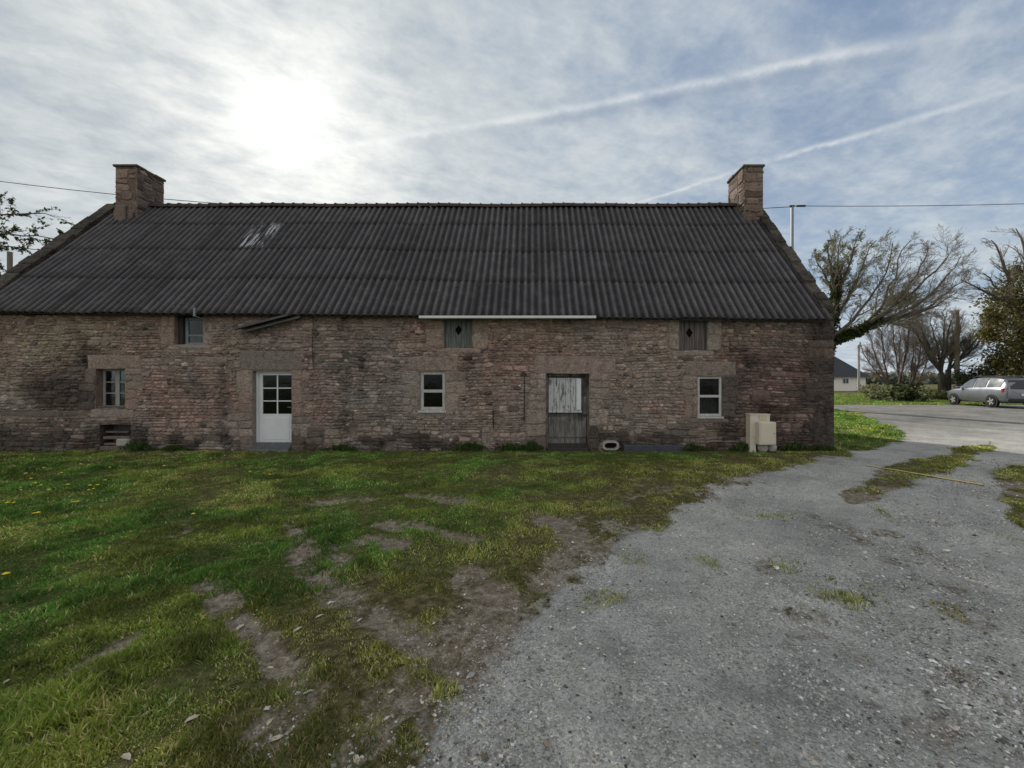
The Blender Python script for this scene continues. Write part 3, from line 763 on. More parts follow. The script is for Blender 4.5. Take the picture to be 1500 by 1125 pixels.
# openings
def framed(name, rect, rec, fw, rails, stiles, mat, depth=.05, sill=None, fmat=None):
    a, b, c, d_ = rect; y0 = WY+rec; m = MB()
    m.box(a, a+fw, y0, y0+depth, c, d_, .006); m.box(b-fw, b, y0, y0+depth, c, d_, .006)
    m.box(a+fw, b-fw, y0+.003, y0+depth-.003, d_-fw, d_, .005); m.box(a+fw, b-fw, y0+.003, y0+depth-.003, c, c+fw, .005)
    iw, ih = b-a-2*fw, d_-c-2*fw
    for (s, w) in stiles: m.box(a+fw+iw*s-w/2, a+fw+iw*s+w/2, y0+.006, y0+depth-.006, c+fw, d_-fw, .004)
    for (s, w, s0, s1) in rails: m.box(a+fw+iw*s0, a+fw+iw*s1, y0+.010, y0+depth-.010, c+fw+ih*s-w/2, c+fw+ih*s+w/2, .003)
    o = m.build(name, mat, house)
    g = MB(); g.box(a+fw*.6, b-fw*.6, y0+depth*.5-.002, y0+depth*.5+.002, c+fw*.6, d_-fw*.6); g.build('pane', M['glass'], o)
    return o
w = framed('window', OP['win_mid'], .05, .075, [(.49, .07, 0, 1)], [], M['old_white']); tag(w, 'white framed window with one transom between white and plank doors')
m = MB(); a, b, c, d_ = OP['win_mid']; m.box(a-.03, b+.03, WY-.05, WY+.05, c-.06, c-.002, .008); m.build('sill', M['old_white'], w)
w = framed('window', OP['win_right'], .03, .06, [(.5, .06, 0, 1)], [], M['old_white']); tag(w, 'white framed window with a curtain in its lower half')
m = MB(); a, b, c, d_ = OP['win_right']; m.box(a-.02, b+.02, WY-.045, WY+.03, c-.05, c-.002, .008); m.build('sill', M['old_white'], w)
m = MB(); n_ = 26
for i in range(n_+1):
    xx = a+.05+(b-a-.1)*i/n_; yy = WY+.16+.018*math.sin(i*1.9)
    m.v += [(xx, yy, c+.05), (xx, yy, c+.5)]
m.f = [(2*i, 2*i+2, 2*i+3, 2*i+1) for i in range(n_)]; m.build('curtain', M['curtain'], w, smooth=True)
w = framed('window', OP['win_left'], .16, .055, [(.36, .025, 0, .46), (.68, .025, 0, .46), (.36, .025, .54, 1), (.68, .025, .54, 1)], [(.5, .10)], M['grey_frame'])
tag(w, 'weathered grey two-leaf casement window with small panes, far left')
m = MB(); a, b, c, d_ = OP['win_left']; m.box(a+.01, b-.01, WY+.02, WY+.15, c+.003, c+.05, .008); m.build('sill', M['brown_wood'], w)
a, b, c, d_ = OP['loft_left']
w = framed('window', (a+.12, b, c, 3.18), .17, .07, [(.32, .04, 0, 1)], [], M['blue_frame']); tag(w, 'small blue grey loft window under the left eave')
m = MB(); m.box(a+.20, b-.07, WY+.215, WY+.225, c+.08, c+.27); m.build('board', M['old_white'], w)
m = MB(); m.box(a+.005, a+.115, WY+.10, WY+.30, c, 3.2, .006); m.build('jamb_board', M['dark_wood'], w)
# white glazed door
a, b, c, d_ = OP['door_white']; y0 = WY+.14
dm = MB(); zb = wz(650); fw = .055
dm.box(a, a+fw, y0-.02, y0+.06, .0, d_, .006); dm.box(b-fw*.6, b, y0-.02, y0+.06, .0, d_, .006); dm.box(a+fw, b-fw*.6, y0-.017, y0+.057, d_-.05, d_, .006)
door = dm.build('door', M['white_paint'], house); tag(door, 'white half-glazed door with six panes, left of centre')
la, lb, lc, ld = a+fw+.006, b-fw*.6-.006, .17, d_-.056
lm = MB(); st = .085; pz = wz(607)
lm.box(la, la+st, y0, y0+.045, lc, ld, .006); lm.box(lb-st*.45, lb, y0, y0+.045, lc, ld, .006)
lm.box(la+st, lb-st*.45, y0+.003, y0+.042, ld-.05, ld, .005); lm.box(la+st, lb-st*.45, y0+.003, y0+.042, lc, pz, .005)
lm.box(la+st+.05, lb-st*.45-.05, y0-.006, y0+.01, lc+.07, pz-.08, .006)
gw0, gw1 = la+st, lb-st*.45; gm = (gw0+gw1)/2
lm.box(gm-.016, gm+.016, y0+.007, y0+.036, pz, ld-.05, .003)
for k in (1, 2):
    zz = pz+(ld-.05-pz)*k/3; lm.box(gw0, gm-.016, y0+.010, y0+.033, zz-.013, zz+.013, .002); lm.box(gm+.016, gw1, y0+.010, y0+.033, zz-.013, zz+.013, .002)
leaf = lm.build('door_leaf', M['white_paint'], door)
gp = MB(); gp.box(gw0-.01, gw1+.01, y0+.020, y0+.024, pz-.01, ld-.04); gp.build('pane', M['glass'], door)
hm = MB(); hm.box(lb-.034, lb-.008, y0-.012, y0-.001, 1.0-.07, 1.0+.07, .003); hm.tube([(lb-.02, y0-.01, 1.02), (lb-.02, y0-.05, 1.02), (lb-.10, y0-.055, 1.02)], .009, 6); hm.build('handle', M['steel'], door)
sm = MB(); sm.prism([(y0+.03, -.1), (y0+.03, .165), (y0-.03, .165), (WY-.13, .035), (WY-.13, -.1)], 'x', a+.02, b-.02)
for k in range(16):
    xx = a+.04+(b-a-.08)*k/15; sm.add([(xx+q, yy_, zz_) for q in (-.009, .009) for (yy_, zz_) in ((y0-.035, .163), (y0-.035, .19), (WY-.128, .062), (WY-.128, .036))], [(0, 1, 2, 3), (7, 6, 5, 4), (1, 5, 6, 2), (2, 6, 7, 3), (0, 4, 5, 1)])
sm.build('door_step', M['steel'], house)
# plank stable door
def planks(m, x0, x1, y, z0, z1, n, th=.025, gap=.006, jit=.008, rag=0):
    xs_ = [x0+(x1-x0)*i/n+(random.uniform(-.01, .01) if 0 < i < n else 0) for i in range(n+1)]
    for i in range(n):
        dy = random.uniform(-jit, jit)
        m.box(xs_[i]+gap/2, xs_[i+1]-gap/2, y+dy, y+dy+th, z0+random.uniform(0, rag), z1-random.uniform(0, rag*.4), .004)
a, b, c, d_ = OP['door_wood']; y0 = WY+.13
zs_ = wz(605); fm = MB(); fm.box(a, a+.05, y0-.02, y0+.07, 0, d_-.07, .006); fm.box(b-.03, b, y0-.01, y0+.09, 0, d_-.07, .006); fm.box(b-.155, b-.034, y0+.015, y0+.06, zs_-.05, d_-.075, .006); fm.box(a, b, y0-.01, y0+.08, d_-.07, d_, .006)
fm.box(a, b, y0+.11, y0+.14, -.1, d_)
sd_ = fm.build('stable_door', M['weather'], house); tag(sd_, 'old plank stable door split in two, peeling white paint on its upper leaf')
um = MB(); zs = wz(605)
planks(um, a+.06, b-.17, y0-.008, zs+.04, d_-.10, 6, rag=.02); um.box(a+.06, b-.16, y0-.035, y0-.018, zs+.0, zs+.05, .005)
tag(um.build('upper_leaf', M['peeling'], sd_), 'upper leaf with peeling white paint')
um = MB(); um.box(b-.29, b-.175, y0-.03, y0-.018, zs+.07, d_-.12, .004); tag(um.build('batten', M['white_paint'], sd_), 'white board nailed over the upper leaf')
um = MB(); planks(um, a+.05, b-.05, y0+.0, .08, zs-.10, 7, gap=.003, jit=.004, rag=.05); um.box(a+.05, b-.05, y0-.022, y0-.005, .30, .36, .004)
tag(um.build('lower_leaf', M['weather'], sd_), 'lower leaf of bare grey planks')
um = MB(); um.box(a+.02, b-.02, WY-.03, y0-.02, -.1, .06, .012); um.box(a+.02, b-.02, y0-.018, y0+.02, .03, .16, .01); um.build('threshold', M['dark_wood'], sd_)
# loft hatches: planks with a diamond hole
def hatch(rect, mat, ztop, dx, dz, lab):
    a, b, c, _ = rect; m = MB(); y = WY+.07; n = 5
    hx, hz, hw, hh = a+(b-a)*dx, dz, .085, .13
    xs_ = sorted(set([a+.03+(b-a-.06)*i/n for i in range(n+1)]))
    for i in range(n):
        q0, q1 = xs_[i]+.004, xs_[i+1]-.004; dy = random.uniform(-.008, .008)
        sub = np.linspace(q0, q1, 7)
        for s0, s1 in zip(sub[:-1], sub[1:]):
            def cut(xx): return max(0.0, hh*(1-abs(xx-hx)/hw))
            k0, k1 = cut(s0), cut(s1)
            zlo = c+.01
            for sg in (1, -1):
                if k0 <= 0 and k1 <= 0:
                    if sg == 1: m.prism([(s0, zlo), (s1, zlo), (s1, ztop), (s0, ztop)], 'y', y+dy, y+dy+.025)
                elif sg == 1: m.prism([(s0, hz+k0), (s1, hz+k1), (s1, ztop), (s0, ztop)], 'y', y+dy, y+dy+.025)
                else: m.prism([(s0, zlo), (s1, zlo), (s1, hz-k1), (s0, hz-k0)], 'y', y+dy, y+dy+.025)
    m.box(a, a+.028, y-.03, y+.06, c, ztop, .004); m.box(b-.028, b, y-.03, y+.06, c, ztop, .004)
    o = m.build('loft_hatch', mat, house); tag(o, lab)
    k = MB(); k.box(a+.03, b-.03, y+.06, y+.08, c+.01, ztop); k.build('hole_shade', M['black'], o)  # black sheet behind the planks stands in for shade inside the hole
hatch(OP['loft_mid'], M['green_wood'], 3.18, .50, wz(483), 'greenish plank loft hatch with diamond hole above the middle window')
hatch(OP['loft_right'], M['brown_wood'], 3.15, .40, wz(487), 'brown plank loft hatch with diamond hole near the right end')
# gutter, canopy boards, vent, iron tie, drip cable, niche steps
gm_ = MB(); x0, x1 = (614-CX)*9.4/F, (873-CX)*9.4/F
zc = CAMH+(CY-464.5)*9.4/F; prof = [(0, .03), (0, -.02), (-.02, -.032), (-.07, -.032), (-.09, -.02), (-.09, .03), (-.082, .03), (-.082, -.017), (-.067, -.024), (-.023, -.024), (-.008, -.017), (-.008, .03)]
gm_.prism([(9.46+p[0], zc+p[1]) for p in prof], 'x', x0, x1); gm_.build('gutter', M['white_paint'], house)
cm = MB()
for k, (pa, pb, dy) in enumerate((((342, 479), (421, 459.5), .30), ((352, 483), (436, 461.5), .22))):
    xa, xb, za_, zb_ = wx(pa[0])*.97, wx(pb[0])*.97, wz(pa[1])-.05, wz(pb[1])-.05
    cm.add([(xx, yy, zz+o) for (xx, zz) in ((xa, za_), (xb, zb_)) for (yy, o) in ((WY+.0, .05), (WY-dy, .0), (WY-dy, -.05), (WY+.0, .0))],
           [(0, 1, 5, 4), (1, 2, 6, 5), (2, 3, 7, 6), (3, 0, 4, 7), (0, 3, 2, 1), (4, 5, 6, 7)])
cm.build('canopy_boards', M['grey_plank'], house)
vm = MB(); xv, yv = (285-CX)*9.4/F, 9.4; vm.tube([(xv, yv, 3.13), (xv, yv, 3.33)], .027, 8); vm.tube([(xv, yv, 3.14), (xv+.16, yv+.15, 3.07), (xv+.34, yv+.24, 3.05)], .009, 6)
vm.build('vent_pipe', M['steel'], house)
im = MB(); xi = wx(768); im.tube([(xi, WY-.05, wz(617)), (xi+.004, WY-.055, wz(580)), (xi, WY-.05, wz(548))], .012, 6)
im.tube([(xi-.05, WY-.05, wz(550)), (xi-.02, WY-.07, wz(545)), (xi+.03, WY-.07, wz(547)), (xi+.05, WY-.05, wz(552))], .018, 6)
im.build('wall_tie', M['rust'], house)
im = MB(); xi = wx(723); im.tube([(xi, WY-.045, wz(628)), (xi-.004, WY-.05, wz(602))], .014, 6); im.tube([(xi-.03, WY-.045, wz(603)), (xi+.03, WY-.045, wz(601))], .018, 6); im.build('wall_tie', M['rust'], house)
dmm = MB(); pts = [(wx(460)+.01*math.sin(k), WY-.055, wz(462)+(wz(540)-wz(462))*k/8) for k in range(9)]; dmm.tube(pts, .009, 5); dmm.build('wall_cable', M['wire'], house)
nm = MB(); a, b, c, d_ = OP['niche']
for (z0, z1, y1, x0, x1) in ((-.1, .10, -.02, 0, 1), (.11, .17, .06, .02, .98), (.26, .33, .02, .05, .95), (.40, .45, .10, .0, .8)):
    nm.box(a+(b-a)*x0+.01, a+(b-a)*x1-.01, WY+y1, WY+.31, z0, z1, .015)
nm.build('niche_slab', M['stone'], house, cols=(.17, .14, .12))
nm = MB(); nm.box(a+.42, b-.02, WY-.06, WY+.15, .10, .28, .03); nm.build('pale_block', M['whitestone'], house)

# ------------------------------------------------------------------ things along the wall
xm = 1099
mx0, mx1 = 5.03, 5.52; yb, yf = 9.46, 9.30
cab = thing('meter_cabinet', (mx0, yf, 0), 'beige electricity meter cabinet with yellow label at the right foot of the wall', 'meter cabinet')
def rel(o, mb_, name, mat, **k):
    ox, oy, oz = o.location; mb_.v = [(v[0]-ox, v[1]-oy, v[2]-oz) for v in mb_.v]; return mb_.build(name, mat, o, **k)
b1 = MB(); b1.box(mx0, mx1-.03, yb, WY-.03, .36, .875, .012); b1.box(mx0, mx0+.14, yb+.004, WY-.03, -.05, .37, .01); b1.box(mx0-.012, mx1-.018, yb-.012, WY-.03, .862, .885, .005); rel(cab, b1, 'cabinet', M['beige'])
b1 = MB(); b1.box(5.15, 5.54, yf, yb-.004, .19, .715, .014); rel(cab, b1, 'front_box', M['beige'])
b1 = MB(); b1.box(5.18, 5.51, yf-.006, yf-.001, .22, .685, .003); rel(cab, b1, 'box_door', M['beige'])
b1 = MB(); b1.tube([(5.485, yf-.016, .46), (5.485, yf-.004, .46)], .012, 8); rel(cab, b1, 'lock', M['steel'])
b1 = MB(); b1.box(5.21, 5.41, yb-.006, yb-.0015, .735, .85); rel(cab, b1, 'label_plate', M['old_white'])
b1 = MB(); b1.prism([(5.24, .745), (5.38, .745), (5.31, .842)], 'y', yb-.0095, yb-.0065); rel(cab, b1, 'warning_triangle', M['yellow_lbl'])
b1 = MB(); b1.tube([(5.2, yb+.05, .40), (5.22, yb-.02, .24), (5.32, yb-.03, .10), (5.42, yb, .3), (5.44, yb+.05, .40)], .022, 6); rel(cab, b1, 'cable', M['plastic'])
for (sx, sy, sz, rx, ry, rz_) in ((mx0+.30, WY-.22, .1, .13, .10, .12), (mx0+.52, WY-.2, .09, .12, .1, .10)):
    bm = bmesh.new(); bmesh.ops.create_icosphere(bm, subdivisions=2, radius=1)
    for v in bm.verts:
        n_ = 1+.22*(vn(np.array([v.co.x*2+sx*3]), np.array([v.co.y*2+v.co.z*3]), 3)[0]-.5)*2
        v.co = Vector((v.co.x*rx*n_, v.co.y*ry*n_, v.co.z*rz_*n_))
    me = bpy.data.meshes.new('stone'); bm.to_mesh(me); bm.free(); me.materials.append(M['whitestone'])
    o = bpy.data.objects.new('stone', me); C.objects.link(o); o.location = (sx, sy, sz)
    tag(o, 'pale rounded stone lying under the meter cabinet', 'stone', 'stones under the meter cabinet')
# pale ring of stone
rm = MB(); n_ = 20; xr, zr = wx(893), .07+.07
for i in range(n_):
    a0 = 2*math.pi*i/n_
    def sq(a, w, h): 
        c_, s_ = math.cos(a), math.sin(a); p_ = 3.2; k_ = (abs(c_)**p_+abs(s_)**p_)**(-1/p_); return (c_*k_*w, s_*k_*h)
    rm.v += [(xr+sq(a0, w_, h_)[0], y_, zr+sq(a0, w_, h_)[1]) for (w_, h_, y_) in ((.20, .115, WY-.06), (.19, .105, WY-.17), (.145, .07, WY-.17), (.135, .065, WY-.06))]
for i in range(n_):
    j = (i+1) % n_
    for k in range(4): rm.f.append((i*4+k, i*4+(k+1) % 4, j*4+(k+1) % 4, j*4+k))
ring = rm.build('stone_ring', M['whitestone']); tag(ring, 'pale hollow stone ring on the grass right of the plank door', 'stone ring')
dk = MB(); dk.box(xr-.14, xr+.14, WY-.075, WY-.062, zr-.067, zr+.067); dk.build('hollow_shade', M['black'], ring)  # black plate stands in for the shade within the ring
sl = MB(); sl.box(wx(912), wx(996), WY-.13, WY-.06, -.05, .15, .012); tag(sl.build('slate_slab', M['slate']), 'long blue grey slab leaning along the wall foot right of the stone ring', 'slab')

# weeds against the wall foot
def weed(seed, w, h):
    r = np.random.default_rng(seed); n = 260
    x = r.normal(0, w*.35, n); hh = h*r.uniform(.25, 1, n)*np.exp(-(x/w)**2); y = -np.abs(r.normal(0, .06, n))
    a = r.uniform(-.5, .5, n); L_ = r.uniform(.04, .09, n); wd = r.uniform(.010, .022, n)
    b = np.stack([x, y, hh*.4], 1); tip = b+np.stack([np.sin(a)*L_, -np.abs(r.normal(0, .04, n)), hh*.6+.01], 1); mid = (b+tip)/2
    s_ = np.stack([np.cos(a)*wd, r.normal(0, .008, n), -np.sin(a)*wd*.5], 1)
    V = np.stack([b, mid+s_, tip, mid-s_], 1).reshape(-1, 3); t = r.uniform(0, 1, n)[:, None]
    cc = np.array([.03, .065, .016])+(np.array([.10, .16, .045])-np.array([.03, .065, .016]))*t
    return V, np.arange(4*n), np.repeat(cc, 4, 0)
wV, wC = [], []
for i, (px, w_, h_) in enumerate(((208, .45, .30), (262, .5, .16), (505, .6, .18), (690, .55, .24), (752, .6, .22), (780, .3, .26), (1012, .4, .20), (1082, .3, .24), (1160, .5, .22), (1200, .4, .18))):
    V, Fi, cc = weed(300+i, w_, h_); wV.append(V+np.array([wx(px), WY-.07, 0])); wC.append(cc)
wV = np.concatenate(wV); tag(fast('weeds', wV, np.arange(len(wV)), 4, M['leaf'], cols=np.concatenate(wC)), 'low dark green weeds growing along the wall foot', 'weeds', kind='stuff')

# scattered small items
def copies(name, proto_fn, spots, label, cat, group):
    me = None
    for i, (x, y, rz, sc) in enumerate(spots):
        if me is None: me = proto_fn()
        o = bpy.data.objects.new(name, me); C.objects.link(o)
        o.location = (x, y, float(H(x, y))); o.rotation_euler = (0, 0, rz); o.scale = (sc,)*3
        tag(o, label, cat, group)
def dandelion():
    m = MB(); m.tube([(0, 0, -.01), (.004, 0, .05), (.006, .003, .085)], .003, 4); nf0 = len(m.f)
    n_ = 12; o = len(m.v)
    m.v += [(.006, .003, .10)]+[(.006+.024*math.cos(6.283*i/n_)*(1 if i % 2 else .75), .003+.024*math.sin(6.283*i/n_)*(1 if i % 2 else .75), .089) for i in range(n_)]+[(.006, .003, .080)]
    m.f += [(o, o+1+i, o+1+(i+1) % n_) for i in range(n_)]+[(o+n_+1, o+1+(i+1) % n_, o+1+i) for i in range(n_)]
    me = bpy.data.meshes.new('dandelion'); me.from_pydata(m.v, [], m.f); me.materials.append(M['stem']); me.materials.append(M['flower'])
    me.polygons.foreach_set('material_index', [0]*nf0+[1]*(len(m.f)-nf0)); return me
sp = []
for (px, py) in ((38, 702), (45, 708), (52, 714), (60, 716), (12, 748), (20, 744), (50, 757), (56, 760), (130, 722), (138, 719), (143, 714), (132, 716), (155, 706), (108, 740), (115, 741), (282, 762), (64, 692), (90, 700), (30, 722),
                 (8, 857), (22, 690), (160, 692), (118, 688), (240, 690), (395, 702), (620, 663), (640, 665), (367, 700), (72, 725), (100, 716)):
    x, y = G(px, py); sp.append((x, min(y, 9.4), random.uniform(0, 6), random.uniform(.8, 1.2)))
copies('dandelion', dandelion, sp, 'yellow dandelion flowering in the grass', 'dandelion', 'dandelions in the grass')
def leafmesh():
    m = MB(); m.add([(-.05, 0, .012), (-.02, .022, .016), (.025, .018, .02), (.055, 0, .012), (.02, -.02, .024), (-.02, -.022, .02), (0, 0, .008)], [(6, 0, 5), (6, 5, 4), (6, 4, 3), (6, 3, 2), (6, 2, 1), (6, 1, 0)])
    me = bpy.data.meshes.new('dead_leaf'); me.from_pydata(m.v, [], m.f); me.materials.append(M['deadleaf']); return me
sp = []
for (px, py) in ((451, 1015), (405, 1080), (395, 1052), (436, 922), (352, 912), (333, 826), (185, 1106), (282, 1046), (215, 1038), (468, 900), (10, 998), (573, 1009), (522, 1105), (252, 1020), (396, 968), (70, 912)):
    x, y = G(px, py); sp.append((x, y, random.uniform(0, 6), random.uniform(.4, .75)))
copies('dead_leaf', leafmesh, sp, 'pale dry leaf lying on the worn lawn', 'leaf', 'dry leaves on the lawn')
def pebblemesh():
    bm = bmesh.new(); bmesh.ops.create_icosphere(bm, subdivisions=1, radius=.022)
    rr = random.Random(3)
    for v in bm.verts: v.co *= rr.uniform(.75, 1.2); v.co.z *= .6
    me = bpy.data.meshes.new('white_stone'); bm.to_mesh(me); bm.free(); me.materials.append(M['whitestone']); return me
sp = []
for (px, py) in ((764, 1003), (808, 900), (818, 880), (1155, 1045), (870, 852), (836, 802), (814, 798), (738, 803), (735, 1020), (675, 1004), (706, 1027), (1340, 905), (920, 965), (1240, 930), (915, 950), (560, 885), (690, 980), (1480, 1040)):
    x, y = G(px, py); sp.append((x, y, random.uniform(0, 6), random.uniform(.6, 1.25)))
copies('white_stone', pebblemesh, sp, 'small white stone lying on the gravel', 'stone', 'white stones on the gravel')

# ------------------------------------------------------------------ trees
def leaf_cloud(pts, size, c1, c2, seed):
    r = np.random.default_rng(seed); n = len(pts); pts = np.asarray(pts)
    a = r.normal(size=(n, 3)); a /= np.linalg.norm(a, axis=1, keepdims=True); b = r.normal(size=(n, 3)); b -= (a*b).sum(1, keepdims=True)*a; b /= np.linalg.norm(b, axis=1, keepdims=True)
    s = (size*r.uniform(.5, 1.3, n))[:, None]
    V = np.stack([pts-a*s, pts+b*s*.55, pts+a*s, pts-b*s*.55], 1).reshape(-1, 3)
    col = np.array(c1)+(np.array(c2)-np.array(c1))*r.uniform(0, 1, n)[:, None]*r.uniform(.3, 1, n)[:, None]
    return V, np.arange(4*n), np.repeat(col, 4, 0)
class Tree:
    def __init__(s, seed): s.r = np.random.default_rng(seed); s.br = []
    def rec(s, pts, rad, lvl): s.br.append((np.array(pts), np.array(rad), lvl))
    def curve(s, p0, p1, bend, n, r0, r1, lvl, wig=.03):
        p0 = np.array(p0, float); p1 = np.array(p1, float); c = (p0+p1)/2+np.array(bend, float); L = np.linalg.norm(p1-p0)
        t = np.linspace(0, 1, n)[:, None]
        pts = (1-t)**2*p0+2*t*(1-t)*c+t**2*p1
        pts[1:-1] += np.cumsum(s.r.normal(0, wig*L/math.sqrt(n), (n-2, 3)), 0)*.5
        s.rec(pts, np.linspace(r0, r1, n), lvl); return pts
    def side(s, pts, radii, lvl, spec, trop):
        if lvl >= len(spec): return
        nb, ang, ratio, wig, nseg, t0 = spec[lvl]
        L = np.linalg.norm(np.diff(pts, axis=0), axis=1).sum()
        for k in range(nb):
            t = t0+(1-t0)*(k+s.r.uniform(.1, .9))/nb
            f = t*(len(pts)-1); i = min(int(f), len(pts)-2); q = f-i
            p = pts[i]*(1-q)+pts[i+1]*q; d = pts[i+1]-pts[i]; d = d/(np.linalg.norm(d)+1e-9)
            v = s.r.normal(size=3); v -= v.dot(d)*d; v /= np.linalg.norm(v)+1e-9
            a = math.radians(ang)*s.r.uniform(.6, 1.3)
            dd = d*math.cos(a)+v*math.sin(a); ln = L*ratio*s.r.uniform(.55, 1.2)*(1.15-.6*t)
            r0 = max(.005, (radii[i]*(1-q)+radii[i+1]*q)*.42)
            cur = [p]; st = ln/nseg
            for j in range(nseg):
                dd = dd+s.r.normal(0, wig, 3)+np.array(trop)*(.35/nseg*3); dd /= np.linalg.norm(dd)
                p = p+dd*st; cur.append(p)
            cur = np.array(cur); rad = np.linspace(r0, max(.004, r0*.35), nseg+1)
            s.rec(cur, rad, lvl+2); s.side(cur, rad, lvl+1, spec, trop)
    def build(s, root, mats=('bark', 'twig'), cut=2, names=('trunk', 'crown')):
        o = np.array(root.location)
        for nm, mt, sel in ((names[0], mats[0], lambda l: l < cut), (names[1], mats[1], lambda l: l >= cut)):
            Vs, Fs, n = [], [], 0
            for pts, rad, l in s.br:
                if not sel(l): continue
                v, f = tube_np(pts, rad, {0: 9, 1: 7, 2: 5, 3: 4}.get(l, 3)); Vs.append(v); Fs.append(f+n); n += len(v)
            if Vs: fast(nm, np.concatenate(Vs)-o, np.concatenate(Fs).ravel(), 4, M[mt], smooth=True, parent=root)
    def tips(s, lv):
        return np.concatenate([p for p, rd, l in s.br if l >= lv])
def along(pts, rad, n, r):
    pts = np.asarray(pts); f = r.uniform(0, len(pts)-1.001, n); i = f.astype(int); q = (f-i)[:, None]
    d = r.normal(size=(n, 3)); d /= np.linalg.norm(d, axis=1, keepdims=True)
    return pts[i]*(1-q)+pts[i+1]*q+d*(rad*r.uniform(.3, 1, n)**.5)[:, None]
def leaves(root, pts, size, c1, c2, seed, name):
    V, Fi, cc = leaf_cloud(np.asarray(pts)-np.array(root.location), size, c1, c2, seed)
    return fast(name, V, Fi, 4, M['leaf'], cols=cc, parent=root)
GZ = lambda x, y: float(H(np.array([x]), np.array([y]))[0])
IVY1, IVY2 = (.018, .03, .009), (.085, .10, .03)

# windswept bare tree behind the right gable
D = 20.8; bx, by = (1188-CX)*D/F, D
root = thing('bare_tree', (bx, by, GZ(bx, by)), 'windswept bare tree with ivied limbs rising behind the right gable', 'tree')
T = Tree(3); fork = np.array(P(1212, 503, D))
tr = T.curve((bx, by, .0), fork, (-.1, 0, 0), 7, .34, .27, 0, .02)
limbs = []
low = P(1262, 482, D); mid_ = P(1226, 440, D)
for (px, py, dd, r0, bend, st) in ((1196, 372, .8, .07, (-.3, 0, .2), mid_), (1214, 352, -.7, .08, (-.15, 0, .2), mid_), (1232, 346, 1.2, .08, (-.1, 0, .2), mid_), (1255, 350, -1.0, .08, (-.1, 0, -.2), mid_),
                             (1262, 372, .5, .08, (-.35, 0, -.1), fork), (1284, 352, 1.1, .09, (.1, 0, -.5), fork), (1308, 356, -1.1, .10, (.3, 0, -.8), fork), (1334, 352, .6, .10, (.4, 0, -.8), low),
                             (1360, 360, -.9, .10, (.4, 0, -.7), low), (1388, 362, .8, .11, (.5, 0, -.8), low), (1408, 374, -.5, .10, (.6, 0, -.8), low), (1420, 398, .5, .09, (.6, 0, -.7), low), (1402, 428, -.9, .07, (.4, 0, -.4), low), (1345, 410, 1.0, .07, (.3, 0, -.4), low)):
    q = P(px, py, D+dd); pts = T.curve(st, q, bend, 13, r0, .016, 1, .065); limbs.append(pts)
    T.side(pts, np.linspace(r0, .016, 13), 0, [(17, 44, .29, .15, 6, .16), (10, 44, .50, .17, 4, .12), (7, 40, .62, .18, 3, .1)], (.36, 0, .34))
T.curve(fork, low, (.1, 0, -.25), 8, .17, .11, 0, .03); T.curve(fork, mid_, (-.1, 0, 0), 6, .16, .09, 0, .03)
T.build(root)
r = np.random.default_rng(2)
ivy = [along(tr[-4:], .4, 1500, r)]+[along(l[:3], .22, 90, r) for l in limbs]+[along([P(1216, 500, D), P(1264, 482, D)], .34, 2000, r), along([P(1222, 480, D), P(1226, 390, D)], .26, 1500, r), along([P(1262, 482, D), P(1290, 462, D)], .2, 500, r)]
leaves(root, np.concatenate(ivy), .075, IVY1, IVY2, 4, 'ivy')
tp = T.tips(4); tp = tp[r.uniform(0, 1, len(tp)) < .10]; tp = tp[np.abs(tp[:, 0]-15.5-(tp[:, 2]-7)*.1) < 3.4]
leaves(root, tp+r.normal(0, .05, tp.shape), .045, (.10, .12, .03), (.20, .21, .07), 5, 'young_leaves')

def bush(px, py, d, w, h, c1, c2, label, cat='bush', seed=0, group=None, dens=1.0, name='bush', sz=.09):
    x, y, z = P(px, py, d); z = GZ(x, y)
    root = thing(name, (x, y, z), label, cat, group); r = np.random.default_rng(seed+50)
    t = Tree(seed); n = 7
    for i in range(n):
        a = r.uniform(0, 6.28); q = (x+math.cos(a)*w*.38, y+math.sin(a)*w*.3, z+h*r.uniform(.6, .95))
        pts = t.curve((x+r.normal(0, .1), y, z-.05), q, (0, 0, .1), 6, .03, .008, 1, .06)
        t.side(pts, np.linspace(.03, .008, 6), 0, [(7, 40, .4, .15, 3, .2), (4, 40, .5, .15, 2, .2)], (0, 0, .3))
    t.build(root, ('twig', 'twig'), 9, ('stems', 'stems'))
    cs = np.stack([r.normal(0, w*.24, 26), r.normal(0, w*.2, 26), h*r.uniform(.12, .85, 26)], 1); k = int(1800*dens)
    ci = r.integers(0, 26, k); pts = cs[ci]+r.normal(0, 1, (k, 3))*np.array([w*.09, w*.09, h*.10])
    pts[:, 2] = np.abs(pts[:, 2]); pts += np.array([x, y, z])
    leaves(root, pts, sz, c1, c2, seed+3, 'foliage'); return root
